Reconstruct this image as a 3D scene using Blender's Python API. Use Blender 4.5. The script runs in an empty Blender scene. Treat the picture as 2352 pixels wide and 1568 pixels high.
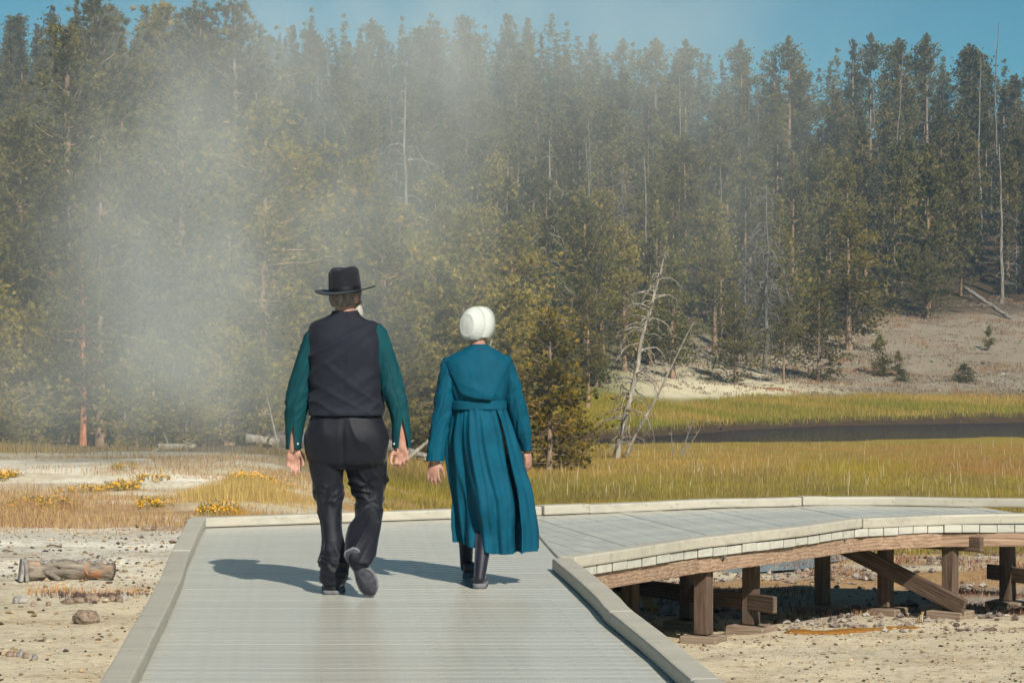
import bpy, bmesh, math, random
import numpy as np
from mathutils import Vector, Matrix

# ------------------------------------------------------------------ camera
SC = bpy.context.scene
COL = SC.collection
F = 5553.0                      # focal length in reference pixels (2352 wide)
CAMZ = 1.43
cam_d = bpy.data.cameras.new("camera")
cam_d.lens, cam_d.sensor_width = 85.0, 36.0
cam_d.clip_start, cam_d.clip_end = 0.1, 3000.0
cam = bpy.data.objects.new("camera", cam_d)
cam.location = (0, 0, CAMZ)
cam.rotation_euler = (math.radians(90), 0, 0)
COL.objects.link(cam)
SC.camera = cam

# ------------------------------------------------------------------ sky and sun
SUN_EL = math.radians(39)
SUN_TO = Vector((0.40, -0.915, 0)).normalized() * math.cos(SUN_EL) + Vector((0, 0, math.sin(SUN_EL)))
world = bpy.data.worlds.new("World")
SC.world = world
world.use_nodes = True
wn, wl = world.node_tree.nodes, world.node_tree.links
bg = wn["Background"]
sky = wn.new("ShaderNodeTexSky")
sky.sky_type = 'NISHITA'
sky.sun_disc = False
sky.sun_elevation = SUN_EL
sky.sun_rotation = math.atan2(SUN_TO.x, SUN_TO.y)
sky.altitude = 2400
sky.air_density = 1.0
sky.dust_density = 0.25
sky.ozone_density = 3.0
tint = wn.new("ShaderNodeMix")
tint.data_type = 'RGBA'
tint.blend_type = 'MULTIPLY'
tint.inputs[0].default_value = 1.0
tint.inputs[7].default_value = (0.40, 0.88, 0.80, 1)
wl.new(sky.outputs[0], tint.inputs[6])
wl.new(tint.outputs[2], bg.inputs[0])
bg.inputs[1].default_value = 0.055
sun_d = bpy.data.lights.new("sun", 'SUN')
sun_d.energy = 4.8
sun_d.angle = math.radians(0.53)
sun_d.color = (1.0, 0.94, 0.84)
sun = bpy.data.objects.new("sun", sun_d)
sun.rotation_euler = SUN_TO.to_track_quat('Z', 'Y').to_euler()
sun.location = (20, -40, 40)
COL.objects.link(sun)

vs = SC.view_settings
vs.view_transform, vs.look = 'Standard', 'None'
vs.exposure, vs.gamma = 0.42, 1.0
vs.use_curve_mapping = False
SC.cycles.max_bounces = 4
SC.cycles.diffuse_bounces = 2
SC.cycles.glossy_bounces = 2
SC.cycles.transmission_bounces = 3
SC.cycles.transparent_max_bounces = 6
SC.cycles.volume_bounces = 1
SC.cycles.volume_step_rate = 2.5
SC.cycles.volume_max_steps = 48
SC.cycles.use_denoising = True
SC.cycles.use_adaptive_sampling = True
SC.cycles.adaptive_threshold = 0.03
SC.cycles.adaptive_min_samples = 16

# ------------------------------------------------------------------ helpers
RNG = np.random.default_rng(11)
random.seed(5)
PI = math.pi

def wx(px, Y): return (px - 1176.0) / F * Y
def wz(py, Y): return CAMZ - (py - 784.0) / F * Y
def gp(px, py, z=0.0):
    """point on the level z that the photograph shows at (px, py)"""
    Y = F * (CAMZ - z) / (py - 784.0)
    return (wx(px, Y), Y)

def sm(a, b, x):
    t = np.clip((np.asarray(x, float) - a) / (b - a), 0, 1)
    return t * t * (3 - 2 * t)

def _hash(ix, iy, iz, seed):
    h = (ix * 374761393 + iy * 668265263 + iz * 2147483647 + seed * 974711) & 0xffffffff
    h = ((h ^ (h >> 13)) * 1274126177) & 0xffffffff
    h = ((h ^ (h >> 16)) * 2246822519) & 0xffffffff
    return (h & 0xffffff) / float(0xffffff)

def vnoise(p, seed=0):
    p = np.asarray(p, float)
    i = np.floor(p).astype(np.int64)
    f = p - i
    f = f * f * (3 - 2 * f)
    out = 0
    for dx in (0, 1):
        for dy in (0, 1):
            for dz in (0, 1):
                w = (f[..., 0] if dx else 1 - f[..., 0]) * (f[..., 1] if dy else 1 - f[..., 1]) * (f[..., 2] if dz else 1 - f[..., 2])
                out = out + w * _hash(i[..., 0] + dx, i[..., 1] + dy, i[..., 2] + dz, seed)
    return out

def fbm(p, octaves=4, seed=0):
    p = np.asarray(p, float)
    a, s, o = 0.5, 0, 0
    for k in range(octaves):
        s = s + a * vnoise(p * (2 ** k) + k * 17.3, seed + k)
        o += a
        a *= 0.5
    return s / o

def n2(X, Y, sc, octv=3, seed=0):
    X = np.asarray(X, float)
    return fbm(np.stack([X * sc, np.asarray(Y, float) * sc, np.zeros_like(X)], -1), octv, seed)

def mesh_np(name, V, faces, smooth=True):
    """V (n,3); faces: list of (m,k) int arrays"""
    me = bpy.data.meshes.new(name)
    V = np.asarray(V, np.float32)
    me.vertices.add(len(V))
    me.vertices.foreach_set("co", V.ravel())
    faces = [np.asarray(f, np.int32) for f in faces if len(f)]
    nl = sum(f.size for f in faces)
    nf = sum(len(f) for f in faces)
    me.loops.add(nl)
    me.loops.foreach_set("vertex_index", np.concatenate([f.ravel() for f in faces]))
    me.polygons.add(nf)
    tot = np.concatenate([np.full(len(f), f.shape[1], np.int32) for f in faces])
    st = np.concatenate([[0], np.cumsum(tot)[:-1]]).astype(np.int32)
    me.polygons.foreach_set("loop_start", st)
    me.polygons.foreach_set("loop_total", tot)
    me.polygons.foreach_set("use_smooth", np.full(nf, smooth, bool))
    me.update(calc_edges=True)
    return me

def add_attr(me, name, vals):
    vals = np.asarray(vals, np.float32)
    if vals.ndim == 1:
        a = me.attributes.new(name, 'FLOAT', 'POINT')
        a.data.foreach_set("value", vals)
    else:
        a = me.attributes.new(name, 'FLOAT_COLOR', 'POINT')
        if vals.shape[1] == 3:
            vals = np.concatenate([vals, np.ones((len(vals), 1), np.float32)], 1)
        a.data.foreach_set("color", vals.ravel())

def link(name, me, parent=None, mat=None, loc=None):
    o = bpy.data.objects.new(name, me)
    COL.objects.link(o)
    if mat is not None and me is not None and len(me.materials) == 0:
        me.materials.append(mat)
    if parent is not None:
        o.parent = parent
    if loc is not None:
        o.location = loc
    return o

def tag(o, label=None, cat=None, group=None, kind=None):
    for k, v in (("label", label), ("category", cat), ("group", group), ("kind", kind)):
        if v:
            o[k] = v
    return o

def thing(name, label, cat, loc=(0, 0, 0), group=None, kind=None):
    o = bpy.data.objects.new(name, None)
    o.empty_display_size = 0.2
    COL.objects.link(o)
    o.location = loc
    return tag(o, label, cat, group, kind)

def box_vf(c, h, R=None):
    """box of centre c and half extents h, optionally rotated by the 3x3 matrix R (columns = axes)"""
    s = np.array([[x, y, z] for x in (-1, 1) for y in (-1, 1) for z in (-1, 1)], float) * np.asarray(h, float)
    if R is not None:
        s = s @ np.asarray(R, float).T
    V = s + np.asarray(c, float)
    Fq = np.array([[0, 1, 3, 2], [4, 6, 7, 5], [0, 4, 5, 1], [2, 3, 7, 6], [0, 2, 6, 4], [1, 5, 7, 3]])
    return V, Fq

def join(parts):
    Vs, Fs, o = [], [], 0
    for V, Fq in parts:
        Vs.append(V)
        Fs.append(np.asarray(Fq) + o)
        o += len(V)
    ks = {}
    for f in Fs:
        ks.setdefault(f.shape[1], []).append(f)
    return np.concatenate(Vs), [np.concatenate(v) for v in ks.values()]

def bevel_mesh(me, width, segs=1):
    bm = bmesh.new()
    bm.from_mesh(me)
    bmesh.ops.remove_doubles(bm, verts=bm.verts, dist=1e-5)
    bmesh.ops.recalc_face_normals(bm, faces=bm.faces)
    bmesh.ops.bevel(bm, geom=list(bm.edges), offset=width, segments=segs, affect='EDGES', profile=0.6)
    bm.to_mesh(me)
    bm.free()
    return me

def tubes(P, R, sides=4, cap=True):
    """P (N,K,3) centre lines, R (N,K) radii -> verts, quads"""
    P = np.asarray(P, float)
    R = np.asarray(R, float)
    N, K, _ = P.shape
    T = np.gradient(P, axis=1)
    T /= np.linalg.norm(T, axis=2, keepdims=True) + 1e-9
    ref = np.tile(np.array([0.31, 0.17, 0.93]), (N, 1))
    d = np.abs((T.mean(1) * ref).sum(1))
    ref[d > 0.8] = np.array([0.95, 0.1, 0.05])
    U = np.cross(T, ref[:, None, :])
    U /= np.linalg.norm(U, axis=2, keepdims=True) + 1e-9
    W = np.cross(T, U)
    a = np.arange(sides) / sides * 2 * PI
    V = P[:, :, None, :] + R[:, :, None, None] * (np.cos(a)[None, None, :, None] * U[:, :, None, :] + np.sin(a)[None, None, :, None] * W[:, :, None, :])
    idx = np.arange(N * K * sides).reshape(N, K, sides)
    nx = np.roll(idx, -1, 2)
    Q = np.stack([idx[:, :-1], nx[:, :-1], nx[:, 1:], idx[:, 1:]], -1).reshape(-1, 4)
    return V.reshape(-1, 3), Q

# ------------------------------------------------------------------ materials
def nodes_of(name):
    m = bpy.data.materials.new(name)
    m.use_nodes = True
    nt = m.node_tree
    return m, nt.nodes, nt.links, nt.nodes["Principled BSDF"]

def ramp(N, stops):
    r = N.new("ShaderNodeValToRGB")
    e = r.color_ramp.elements
    while len(e) < len(stops):
        e.new(0.5)
    for i, (p, c) in enumerate(stops):
        e[i].position = p
        e[i].color = (*c, 1)
    return r

def noise(N, L, vec, scale, detail=4, rough=0.55):
    n = N.new("ShaderNodeTexNoise")
    n.inputs["Scale"].default_value = scale
    n.inputs["Detail"].default_value = detail
    n.inputs["Roughness"].default_value = rough
    if vec is not None:
        L.new(vec, n.inputs["Vector"])
    return n

def objvec(N, L, scale=(1, 1, 1)):
    tc = N.new("ShaderNodeTexCoord")
    mp = N.new("ShaderNodeMapping")
    mp.inputs["Scale"].default_value = scale
    L.new(tc.outputs["Object"], mp.inputs["Vector"])
    return mp.outputs[0]

def bump(N, L, src, strength, dist, bs):
    b = N.new("ShaderNodeBump")
    b.inputs["Strength"].default_value = strength
    b.inputs["Distance"].default_value = dist
    L.new(src, b.inputs["Height"])
    L.new(b.outputs[0], bs.inputs["Normal"])
    return b

def mat_noise(name, c1, c2, scale=8, rough=0.8, bmp=0.3, bdist=0.01, stretch=(1, 1, 1), spec=0.4, c3=None, detail=5, obj_var=0.0):
    m, N, L, bs = nodes_of(name)
    v = objvec(N, L, stretch)
    n = noise(N, L, v, scale, detail)
    st = [(0.3, c1), (0.7, c2)] if c3 is None else [(0.28, c1), (0.5, c2), (0.74, c3)]
    r = ramp(N, st)
    L.new(n.outputs[0], r.inputs[0])
    out = r.outputs[0]
    if obj_var:
        oi = N.new("ShaderNodeObjectInfo")
        hs = N.new("ShaderNodeHueSaturation")
        mr = N.new("ShaderNodeMapRange")
        mr.inputs[3].default_value = 1 - obj_var
        mr.inputs[4].default_value = 1 + obj_var
        L.new(oi.outputs["Random"], mr.inputs[0])
        L.new(mr.outputs[0], hs.inputs["Value"])
        L.new(out, hs.inputs["Color"])
        out = hs.outputs[0]
    L.new(out, bs.inputs["Base Color"])
    bs.inputs["Roughness"].default_value = rough
    bs.inputs["Specular IOR Level"].default_value = spec
    if bmp:
        bump(N, L, n.outputs[0], bmp, bdist, bs)
    return m

def lin(r, g, b):
    """sRGB 0-255 -> linear"""
    return tuple(((c / 255.0) / 12.92 if c / 255.0 <= 0.04045 else ((c / 255.0 + 0.055) / 1.055) ** 2.4) for c in (r, g, b))

# ------------------------------------------------------------------ terrain
WATER_Z = -2.45
def shore_near(X): return np.interp(X, [-60, 2.6, 5.2, 19, 60], [82, 84.7, 87.5, 92, 97])
def shore_far(X): return np.interp(X, [-60, 2.8, 5.75, 10, 14.5, 24.4, 70], [91, 95, 98.5, 105.8, 111, 115.6, 124])

def zt(X, Y, detail=True):
    X = np.asarray(X, float)
    Y = np.asarray(Y, float)
    zl = np.interp(Y, [-40, 10, 20, 30, 37, 45, 60, 83], [-.20, -.20, -.25, -.28, -.26, -.55, -1.25, -2.2])
    zr = np.interp(Y, [-40, 15, 17, 20, 26, 38, 68, 85], [-.66, -.66, -.67, -.80, -.86, -1.1, -1.9, -2.2])
    xa = np.interp(Y, [20, 40], [-2.2, -5.0])
    w = sm(0, 1, (X - xa) / (0.75 - xa))
    z = zl * (1 - w) + zr * w
    sn, sf = shore_near(X), shore_far(X)
    bed = -2.95
    k = sm(0, 1, (Y - (sn - 0.9)) / 1.4)
    z = z * (1 - k) + bed * k
    s = Y - sf
    zf = np.interp(s, [-1.2, 0, .8, 3, 15, 40, 65, 100, 160, 205, 260, 420], [-2.95, -2.6, -2.05, -1.85, -1.1, 1.2, 3.8, 8.3, 19.5, 26.5, 29, 30])
    ex = np.interp(X, [-90, -25, 0, 30, 80], [5, 4.5, 4, 2.2, 2.2]) * sm(130, 290, Y)
    zf = zf + ex
    z = np.where(s > -1.2, np.maximum(zf, bed), z)
    if detail:
        amp = np.interp(Y, [0, 20, 45, 100, 140, 300], [.035, .05, .14, .12, .5, 1.6])
        z = z + amp * (n2(X, Y, 0.33, 3, 3) - 0.5) * 1.6
        near = np.interp(Y, [0, 25, 60], [1, 1, .3])
        z = z + near * 0.035 * (n2(X, Y, 2.6, 3, 9) - 0.5) * 2
    return z

def ground(x, y): return float(zt(np.array([x]), np.array([y]))[0])

# rows get coarser with distance; columns spread with distance
ys = np.concatenate([np.linspace(-30, 8, 20), np.linspace(8.2, 30, 190), np.geomspace(30.2, 130, 200), np.geomspace(131, 620, 90)])
us = np.concatenate([np.linspace(-1, -.33, 50), np.linspace(-.325, .325, 300), np.linspace(.33, 1, 50)])
half = 26 + 0.72 * np.maximum(ys, 0)
GX = us[None, :] * half[:, None]
GY = np.repeat(ys[:, None], len(us), 1)
GZ = zt(GX, GY)
NR, NC = GX.shape
idx = np.arange(NR * NC).reshape(NR, NC)
Q = np.stack([idx[:-1, :-1], idx[:-1, 1:], idx[1:, 1:], idx[1:, :-1]], -1).reshape(-1, 4)
gme = mesh_np("ground", np.stack([GX, GY, GZ], -1).reshape(-1, 3), [Q])

def ground_colour(X, Y, fine=True):
    """the soil's own colours by place"""
    sand = np.array(lin(208, 195, 168)); white = np.array(lin(238, 232, 216)); grey = np.array(lin(176, 170, 156))
    dry = np.array(lin(176, 140, 92)); meadow = np.array(lin(150, 132, 58)); duff = np.array(lin(74, 60, 42))
    barren = np.array(lin(150, 139, 120)); mud = np.array(lin(70, 56, 44)); chalk = np.array(lin(214, 204, 172)); gbank = np.array(lin(112, 112, 44))
    def mix(a, b, w): return a * (1 - w[..., None]) + b * w[..., None]
    X = np.asarray(X, float); Y = np.asarray(Y, float)
    a1 = n2(X, Y, 0.5, 4, 21); a2 = n2(X, Y, 0.14, 3, 33); a3 = n2(X * 0.5, Y, 1.1, 4, 41)
    right = sm(0.0, 2.5, X - np.interp(Y, [20, 40], [-1.5, -5.5]))
    c = np.broadcast_to(sand, X.shape + (3,)).copy()
    c = mix(c, white, sm(.42, .62, a1) * sm(14.5, 19, Y) * 0.9 * (1 - right))
    c = mix(c, grey, sm(.50, .66, a3) * 0.55 * sm(15, 18, Y))
    # grey rocky sinter under and behind the raised branch
    c = mix(c, np.array(lin(152, 140, 130)), right * sm(18.2, 20, Y) * sm(.35, .5, a1) * 0.9)
    c = mix(c, dry, sm(20.5, 23, Y) * sm(.42, .55, a1 * .6 + a3 * .4) * .9 * (1 - .8 * sm(27, 30, Y)))
    c = mix(c, white, sm(27.5, 30, Y) * (1 - sm(36, 38.5, Y)) * sm(.36, .56, a3 * .5 + a1 * .5) * (1 - right) * (.35 + .65 * sm(.40, .55, n2(X, Y, 1.7, 3, 55))))
    c = mix(c, meadow, right * sm(26, 31, Y))
    c = mix(c, duff, sm(37, 41, Y) * (1 - right) * .9)
    sn, sf = shore_near(X), shore_far(X)
    c = mix(c, mud, sm(-1.6, -.2, Y - sn))
    s = Y - sf
    fb = sm(.6, 1.4, s)
    c = mix(c, gbank, fb)
    b0 = np.interp(X, [0, 3, 8, 14, 30], [22, 16, 9, 9, 9])
    up = sm(0, 5, s - b0)
    bc = mix(np.broadcast_to(chalk, X.shape + (3,)).copy(), barren, sm(13, 19, X + 4 * (a1 - .5)))
    bc = mix(bc, np.array(lin(120, 98, 76)), sm(.5, .66, a1) * .5 * sm(12, 20, X))
    bc = mix(bc, barren, sm(16, 30, s) * .8)
    c = mix(c, bc, up * sm(3, 8, X))
    c = mix(c, duff, sm(30, 60, s + 10 * (1 - sm(4, 12, X))) * np.where(X > 16, sm(52, 64, s), 1.0))
    return c * .90

gcol = ground_colour(GX, GY)
add_attr(gme, "soil", gcol.reshape(-1, 3))
m, N, L, bs = nodes_of("ground_soil")
at = N.new("ShaderNodeAttribute"); at.attribute_name = "soil"
v = objvec(N, L)
nA = noise(N, L, v, 14, 7, .7)
nB = noise(N, L, v, 95, 4, .7)
nC = noise(N, L, objvec(N, L, (.6, 1.3, 1)), 2.2, 6, .65)
rA = ramp(N, [(0.30, (.52, .48, .44)), (.47, (.95, .95, .95)), (.75, (1.18, 1.16, 1.1))])
L.new(nA.outputs[0], rA.inputs[0])
rB = ramp(N, [(0.28, (.40, .36, .34)), (.42, (.95, .95, .95)), (.7, (1.12, 1.12, 1.12))])
L.new(nB.outputs[0], rB.inputs[0])
rC = ramp(N, [(0.32, (.78, .72, .66)), (.5, (1, 1, 1)), (.7, (1.08, 1.08, 1.06))])
L.new(nC.outputs[0], rC.inputs[0])
prev = at.outputs["Color"]
for r_ in (rA, rB, rC):
    mx = N.new("ShaderNodeMix"); mx.data_type = 'RGBA'; mx.blend_type = 'MULTIPLY'; mx.inputs[0].default_value = 1
    L.new(prev, mx.inputs[6]); L.new(r_.outputs[0], mx.inputs[7])
    prev = mx.outputs[2]
L.new(prev, bs.inputs["Base Color"])
bs.inputs["Roughness"].default_value = .95
bs.inputs["Specular IOR Level"].default_value = .15
ad = N.new("ShaderNodeMath"); ad.operation = 'ADD'
L.new(nA.outputs[0], ad.inputs[0]); L.new(nB.outputs[0], ad.inputs[1])
bump(N, L, ad.outputs[0], .55, .02, bs)
ground_o = tag(link("ground", gme, None, m), kind="structure")

# ------------------------------------------------------------------ river
m, N, L, bs = nodes_of("river_water")
v = objvec(N, L, (0.22, 1.0, 1))
n1 = noise(N, L, v, 1.6, 5, .6)
n2_ = noise(N, L, objvec(N, L, (0.5, 1, 1)), 7, 3, .6)
r = ramp(N, [(0.35, (.006, .010, .018)), (.75, (.014, .016, .020))])
L.new(n1.outputs[0], r.inputs[0])
L.new(r.outputs[0], bs.inputs["Base Color"])
bs.inputs["Roughness"].default_value = .09
bs.inputs["IOR"].default_value = 1.33
ad = N.new("ShaderNodeMath"); ad.operation = 'MULTIPLY_ADD'; ad.inputs[1].default_value = .35
L.new(n2_.outputs[0], ad.inputs[0]); L.new(n1.outputs[0], ad.inputs[2])
bump(N, L, ad.outputs[0], 1.0, 1.8, bs)
xs = np.linspace(-70, 70, 60)
V = np.concatenate([np.stack([xs, shore_near(xs) - 2.2, np.full_like(xs, WATER_Z)], 1), np.stack([xs, shore_far(xs) + 2.2, np.full_like(xs, WATER_Z)], 1)])
i = np.arange(59)
tag(link("river", mesh_np("river", V, [np.stack([i, i + 1, i + 61, i + 60], 1)]), None, m), kind="structure")

# ------------------------------------------------------------------ boardwalk
def plank_mat(name, c1, c2, c3, rough):
    m, N, L, bs = nodes_of(name)
    v = objvec(N, L, (0.20, 5.5, 5.5))
    n = noise(N, L, v, 3.0, 6, .62)
    v2 = objvec(N, L, (1, 1, 1))
    n2_ = noise(N, L, objvec(N, L, (.25, 1, 1)), 2.6, 4, .6)
    r = ramp(N, [(.28, c1), (.5, c2), (.74, c3)])
    mxn = N.new("ShaderNodeMix"); mxn.inputs[0].default_value = .38
    L.new(n.outputs[0], mxn.inputs[2]); L.new(n2_.outputs[0], mxn.inputs[3])
    L.new(mxn.outputs[0], r.inputs[0])
    oi = N.new("ShaderNodeObjectInfo")
    mr = N.new("ShaderNodeMapRange"); mr.inputs[3].default_value = .88; mr.inputs[4].default_value = .98
    L.new(oi.outputs["Random"], mr.inputs[0])
    hs = N.new("ShaderNodeHueSaturation")
    L.new(mr.outputs[0], hs.inputs["Value"]); L.new(r.outputs[0], hs.inputs["Color"])
    # fine dark scuffs and drips
    n3 = noise(N, L, v2, 26, 3, .6)
    r3 = ramp(N, [(.30, (.62, .60, .58)), (.40, (1, 1, 1))])
    L.new(n3.outputs[0], r3.inputs[0])
    mm = N.new("ShaderNodeMix"); mm.data_type = 'RGBA'; mm.blend_type = 'MULTIPLY'; mm.inputs[0].default_value = .7
    L.new(hs.outputs[0], mm.inputs[6]); L.new(r3.outputs[0], mm.inputs[7])
    L.new(mm.outputs[2], bs.inputs["Base Color"])
    rr = N.new("ShaderNodeMapRange"); rr.inputs[3].default_value = rough - .10; rr.inputs[4].default_value = rough + .16
    L.new(n2_.outputs[0], rr.inputs[0]); L.new(rr.outputs[0], bs.inputs["Roughness"])
    bs.inputs["Specular IOR Level"].default_value = .45
    ad_ = N.new("ShaderNodeMath"); ad_.operation = 'ADD'
    L.new(n.outputs[0], ad_.inputs[0]); L.new(n3.outputs[0], ad_.inputs[1])
    bump(N, L, ad_.outputs[0], .12, .003, bs)
    return m

M_PLANK = plank_mat("deck_plank", lin(154, 155, 149), lin(186, 184, 172), lin(208, 203, 187), .27)
M_KERB = plank_mat("deck_kerb", lin(152, 147, 134), lin(176, 170, 154), lin(190, 183, 166), .5)

def wood_mat(name, c1, c2, c3):
    m, N, L, bs = nodes_of(name)
    oi = N.new("ShaderNodeObjectInfo")
    tc = N.new("ShaderNodeTexCoord")
    va = N.new("ShaderNodeVectorMath"); va.operation = 'MULTIPLY_ADD'
    va.inputs[1].default_value = (1.2, 14, 14)
    L.new(tc.outputs["Object"], va.inputs[0])
    sc_ = N.new("ShaderNodeVectorMath"); sc_.operation = 'SCALE'; sc_.inputs[0].default_value = (31, 17, 23)
    L.new(oi.outputs["Random"], sc_.inputs[3]); L.new(sc_.outputs[0], va.inputs[2])
    n = noise(N, L, va.outputs[0], 1.6, 6, .65)
    n.inputs["Distortion"].default_value = 1.4
    wv = N.new("ShaderNodeTexWave"); wv.bands_direction = 'Z'; wv.inputs["Scale"].default_value = .9
    wv.inputs["Distortion"].default_value = 9; wv.inputs["Detail"].default_value = 3; wv.inputs["Detail Scale"].default_value = .6
    L.new(va.outputs[0], wv.inputs["Vector"])
    mxn = N.new("ShaderNodeMix"); mxn.inputs[0].default_value = .14
    L.new(n.outputs[0], mxn.inputs[2]); L.new(wv.outputs["Fac"], mxn.inputs[3])
    r = ramp(N, [(.25, c1), (.5, c2), (.75, c3)])
    L.new(mxn.outputs[0], r.inputs[0])
    hs = N.new("ShaderNodeHueSaturation")
    mr = N.new("ShaderNodeMapRange"); mr.inputs[3].default_value = .7; mr.inputs[4].default_value = .98
    L.new(oi.outputs["Random"], mr.inputs[0]); L.new(mr.outputs[0], hs.inputs["Value"]); L.new(r.outputs[0], hs.inputs["Color"])
    L.new(hs.outputs[0], bs.inputs["Base Color"])
    bs.inputs["Roughness"].default_value = .85
    bs.inputs["Specular IOR Level"].default_value = .25
    bump(N, L, mxn.outputs[0], .6, .006, bs)
    return m

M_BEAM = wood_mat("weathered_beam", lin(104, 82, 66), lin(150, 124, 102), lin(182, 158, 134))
M_POST = wood_mat("weathered_shaded_post", lin(64, 50, 42), lin(100, 82, 68), lin(138, 118, 98))  # weathered timber, its colour also darkened to stand for shade under the branch
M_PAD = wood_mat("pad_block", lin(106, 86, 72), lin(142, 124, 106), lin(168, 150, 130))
M_BOLT = mat_noise("rusty_bolt", lin(60, 56, 54), lin(120, 110, 104), 30, .5, .2, .002)

L_OUT = np.array([(-1.20, 4.5), (-1.64, 9.63), (-1.887, 12.46), (-2.04, 14.09), (-2.15, 15.07), (-2.44, 18.15), (-2.475, 18.60)])
R_IN = np.array([(1.19, 4.5), (.718, 9.63), (.628, 10.77), (.472, 12.26), (.446, 12.78), (.32, 14.36), (.25, 15.13)])
JUNC = np.array([(.375, 15.13), (.29, 16.1), (.19, 17.8), (.10, 19.75)])
FAR = np.array([(-2.475, 18.60), (.19, 19.93), (.62, 20.22), (1.7, 20.80), (2.76, 21.2), (3.3, 21.2), (4.4, 20.86), (6.5, 20.2), (9, 19.3)])
NEAR = np.array([(.375, 15.25), (1.27, 16.66), (1.93, 17.42), (2.64, 18.45), (3.3, 18.84), (4.0, 18.90), (5.5, 18.75), (9, 17.9)])

board = thing("boardwalk", "pale grey plank boardwalk forking to a raised branch on wooden posts", "boardwalk", (0, 12, 0))
B0 = np.array([0, 12.0, 0])

def slab(name, poly, z0, z1, mat, bev=0.006, rnd=0.0):
    """a convex outline as a board with thickness, its own origin at its middle"""
    P = np.asarray(poly, float)
    c = np.array([*P.mean(0), (z0 + z1) / 2])
    n = len(P)
    V = np.concatenate([np.c_[P, np.full(n, z0)], np.c_[P, np.full(n, z1)]]) - c
    i = np.arange(n)
    j = (i + 1) % n
    me = mesh_np(name, V, [np.stack([i, j, j + n, i + n], 1), np.array([i[::-1]]), np.array([i + n])], False)
    if bev:
        bevel_mesh(me, bev)
    o = link(name, me, board, mat, tuple(c - B0 + np.array([0, 0, rnd])))
    return o

def clip(poly, a, b):
    """keep the side to the right of the line a->b"""
    a, b = np.asarray(a, float), np.asarray(b, float)
    d = b - a
    side = lambda p: -(d[0] * (p[1] - a[1]) - d[1] * (p[0] - a[0]))
    out = []
    for k in range(len(poly)):
        p, q = np.asarray(poly[k]), np.asarray(poly[(k + 1) % len(poly)])
        sp, sq = side(p), side(q)
        if sp >= 0:
            out.append(p)
        if (sp > 0 > sq) or (sp < 0 < sq):
            t = sp / (sp - sq)
            out.append(p + t * (q - p))
    return out

def xl(y): return np.interp(y, L_OUT[:, 1], L_OUT[:, 0])
R_MAIN = np.concatenate([R_IN[:-1] + np.array([.125, 0]), JUNC])
def xr(y): return np.interp(y, R_MAIN[:, 1], R_MAIN[:, 0])

rr_ = random.Random(3)
PITCH = .14
y = 5.0
while y < 20.1:
    y1 = y + PITCH - rr_.uniform(.0002, .0009)
    quad = [(xl(y) + .01, y), (xr(y) - .008, y), (xr(y1) - .008, y1), (xl(y1) + .01, y1)]
    poly = clip(quad, FAR[0], FAR[1])
    if len(poly) >= 3 and max(p[0] for p in poly) - min(p[0] for p in poly) > .15:
        slab("plank", poly, -.06, 0, M_PLANK, 0, rr_.uniform(-.0004, .0004))
    y += PITCH

ed = np.array([.226, -.974])
ee = np.array([.974, .226])
def to_ed(P): return np.c_[P @ ee, P @ ed]
UP = to_ed(np.concatenate([[[.375, 15.25]], JUNC[1:] + np.array([.012, 0]), FAR[1:]]))
LO = to_ed(NEAR)
e = UP[0, 0] + .09
while e < 8.6:
    e1 = e + PITCH - rr_.uniform(.003, .006)
    j_ = rr_.uniform(-.006, .006)
    pts = []
    for ev, P in ((e, UP), (e1, UP), (e1, LO), (e, LO)):
        dv = np.interp(ev, P[:, 0], P[:, 1]) + (j_ if P is LO else .004)
        pts.append(ee * ev + ed * dv)
    slab("plank", pts[::-1], -.06, 0, M_PLANK, .004, rr_.uniform(-.003, .003))
    e += PITCH

def offset(P, w):
    P = np.asarray(P, float)
    T = np.gradient(P, axis=0)
    T /= np.linalg.norm(T, axis=1, keepdims=True)
    return P + w * np.c_[-T[:, 1], T[:, 0]]

def resample(P, a, b, n):
    s = np.r_[0, np.cumsum(np.linalg.norm(np.diff(P, axis=0), axis=1))]
    t = np.linspace(a, b, n)
    return np.c_[np.interp(t, s, P[:, 0]), np.interp(t, s, P[:, 1])]

def plen(P): return float(np.linalg.norm(np.diff(np.asarray(P), axis=0), axis=1).sum())

def strip(name, P, w0, w1, z0, z1, mat, bev, wob=0.0, seed=0):
    A, Bq = offset(P, w0), offset(P, w1)
    n = len(P)
    dz = wob * (vnoise(np.c_[np.arange(n) * .35, np.full(n, seed), np.zeros(n)], seed) - .5)
    c = np.array([*P.mean(0), (z0 + z1) / 2])
    V = np.concatenate([np.c_[A, z0 + dz], np.c_[Bq, z0 + dz], np.c_[Bq, z1 + dz], np.c_[A, z1 + dz]]) - c
    i = np.arange(n - 1)
    Qs = [np.stack([i + a * n, i + 1 + a * n, i + 1 + b * n, i + b * n], 1) for a, b in ((0, 1), (1, 2), (2, 3), (3, 0))]
    caps = np.array([[0, n, 2 * n, 3 * n][::-1], [n - 1, 2 * n - 1, 3 * n - 1, 4 * n - 1]])
    me = mesh_np(name, V, [np.concatenate(Qs), caps], False)
    bm = bmesh.new(); bm.from_mesh(me)
    bmesh.ops.recalc_face_normals(bm, faces=bm.faces)
    eds = [e_ for e_ in bm.edges if e_.calc_face_angle(0) > .6]
    bmesh.ops.bevel(bm, geom=eds, offset=bev, segments=2, affect='EDGES', profile=.6)
    bm.to_mesh(me); bm.free()
    return link(name, me, board, mat, tuple(c - B0))

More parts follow.
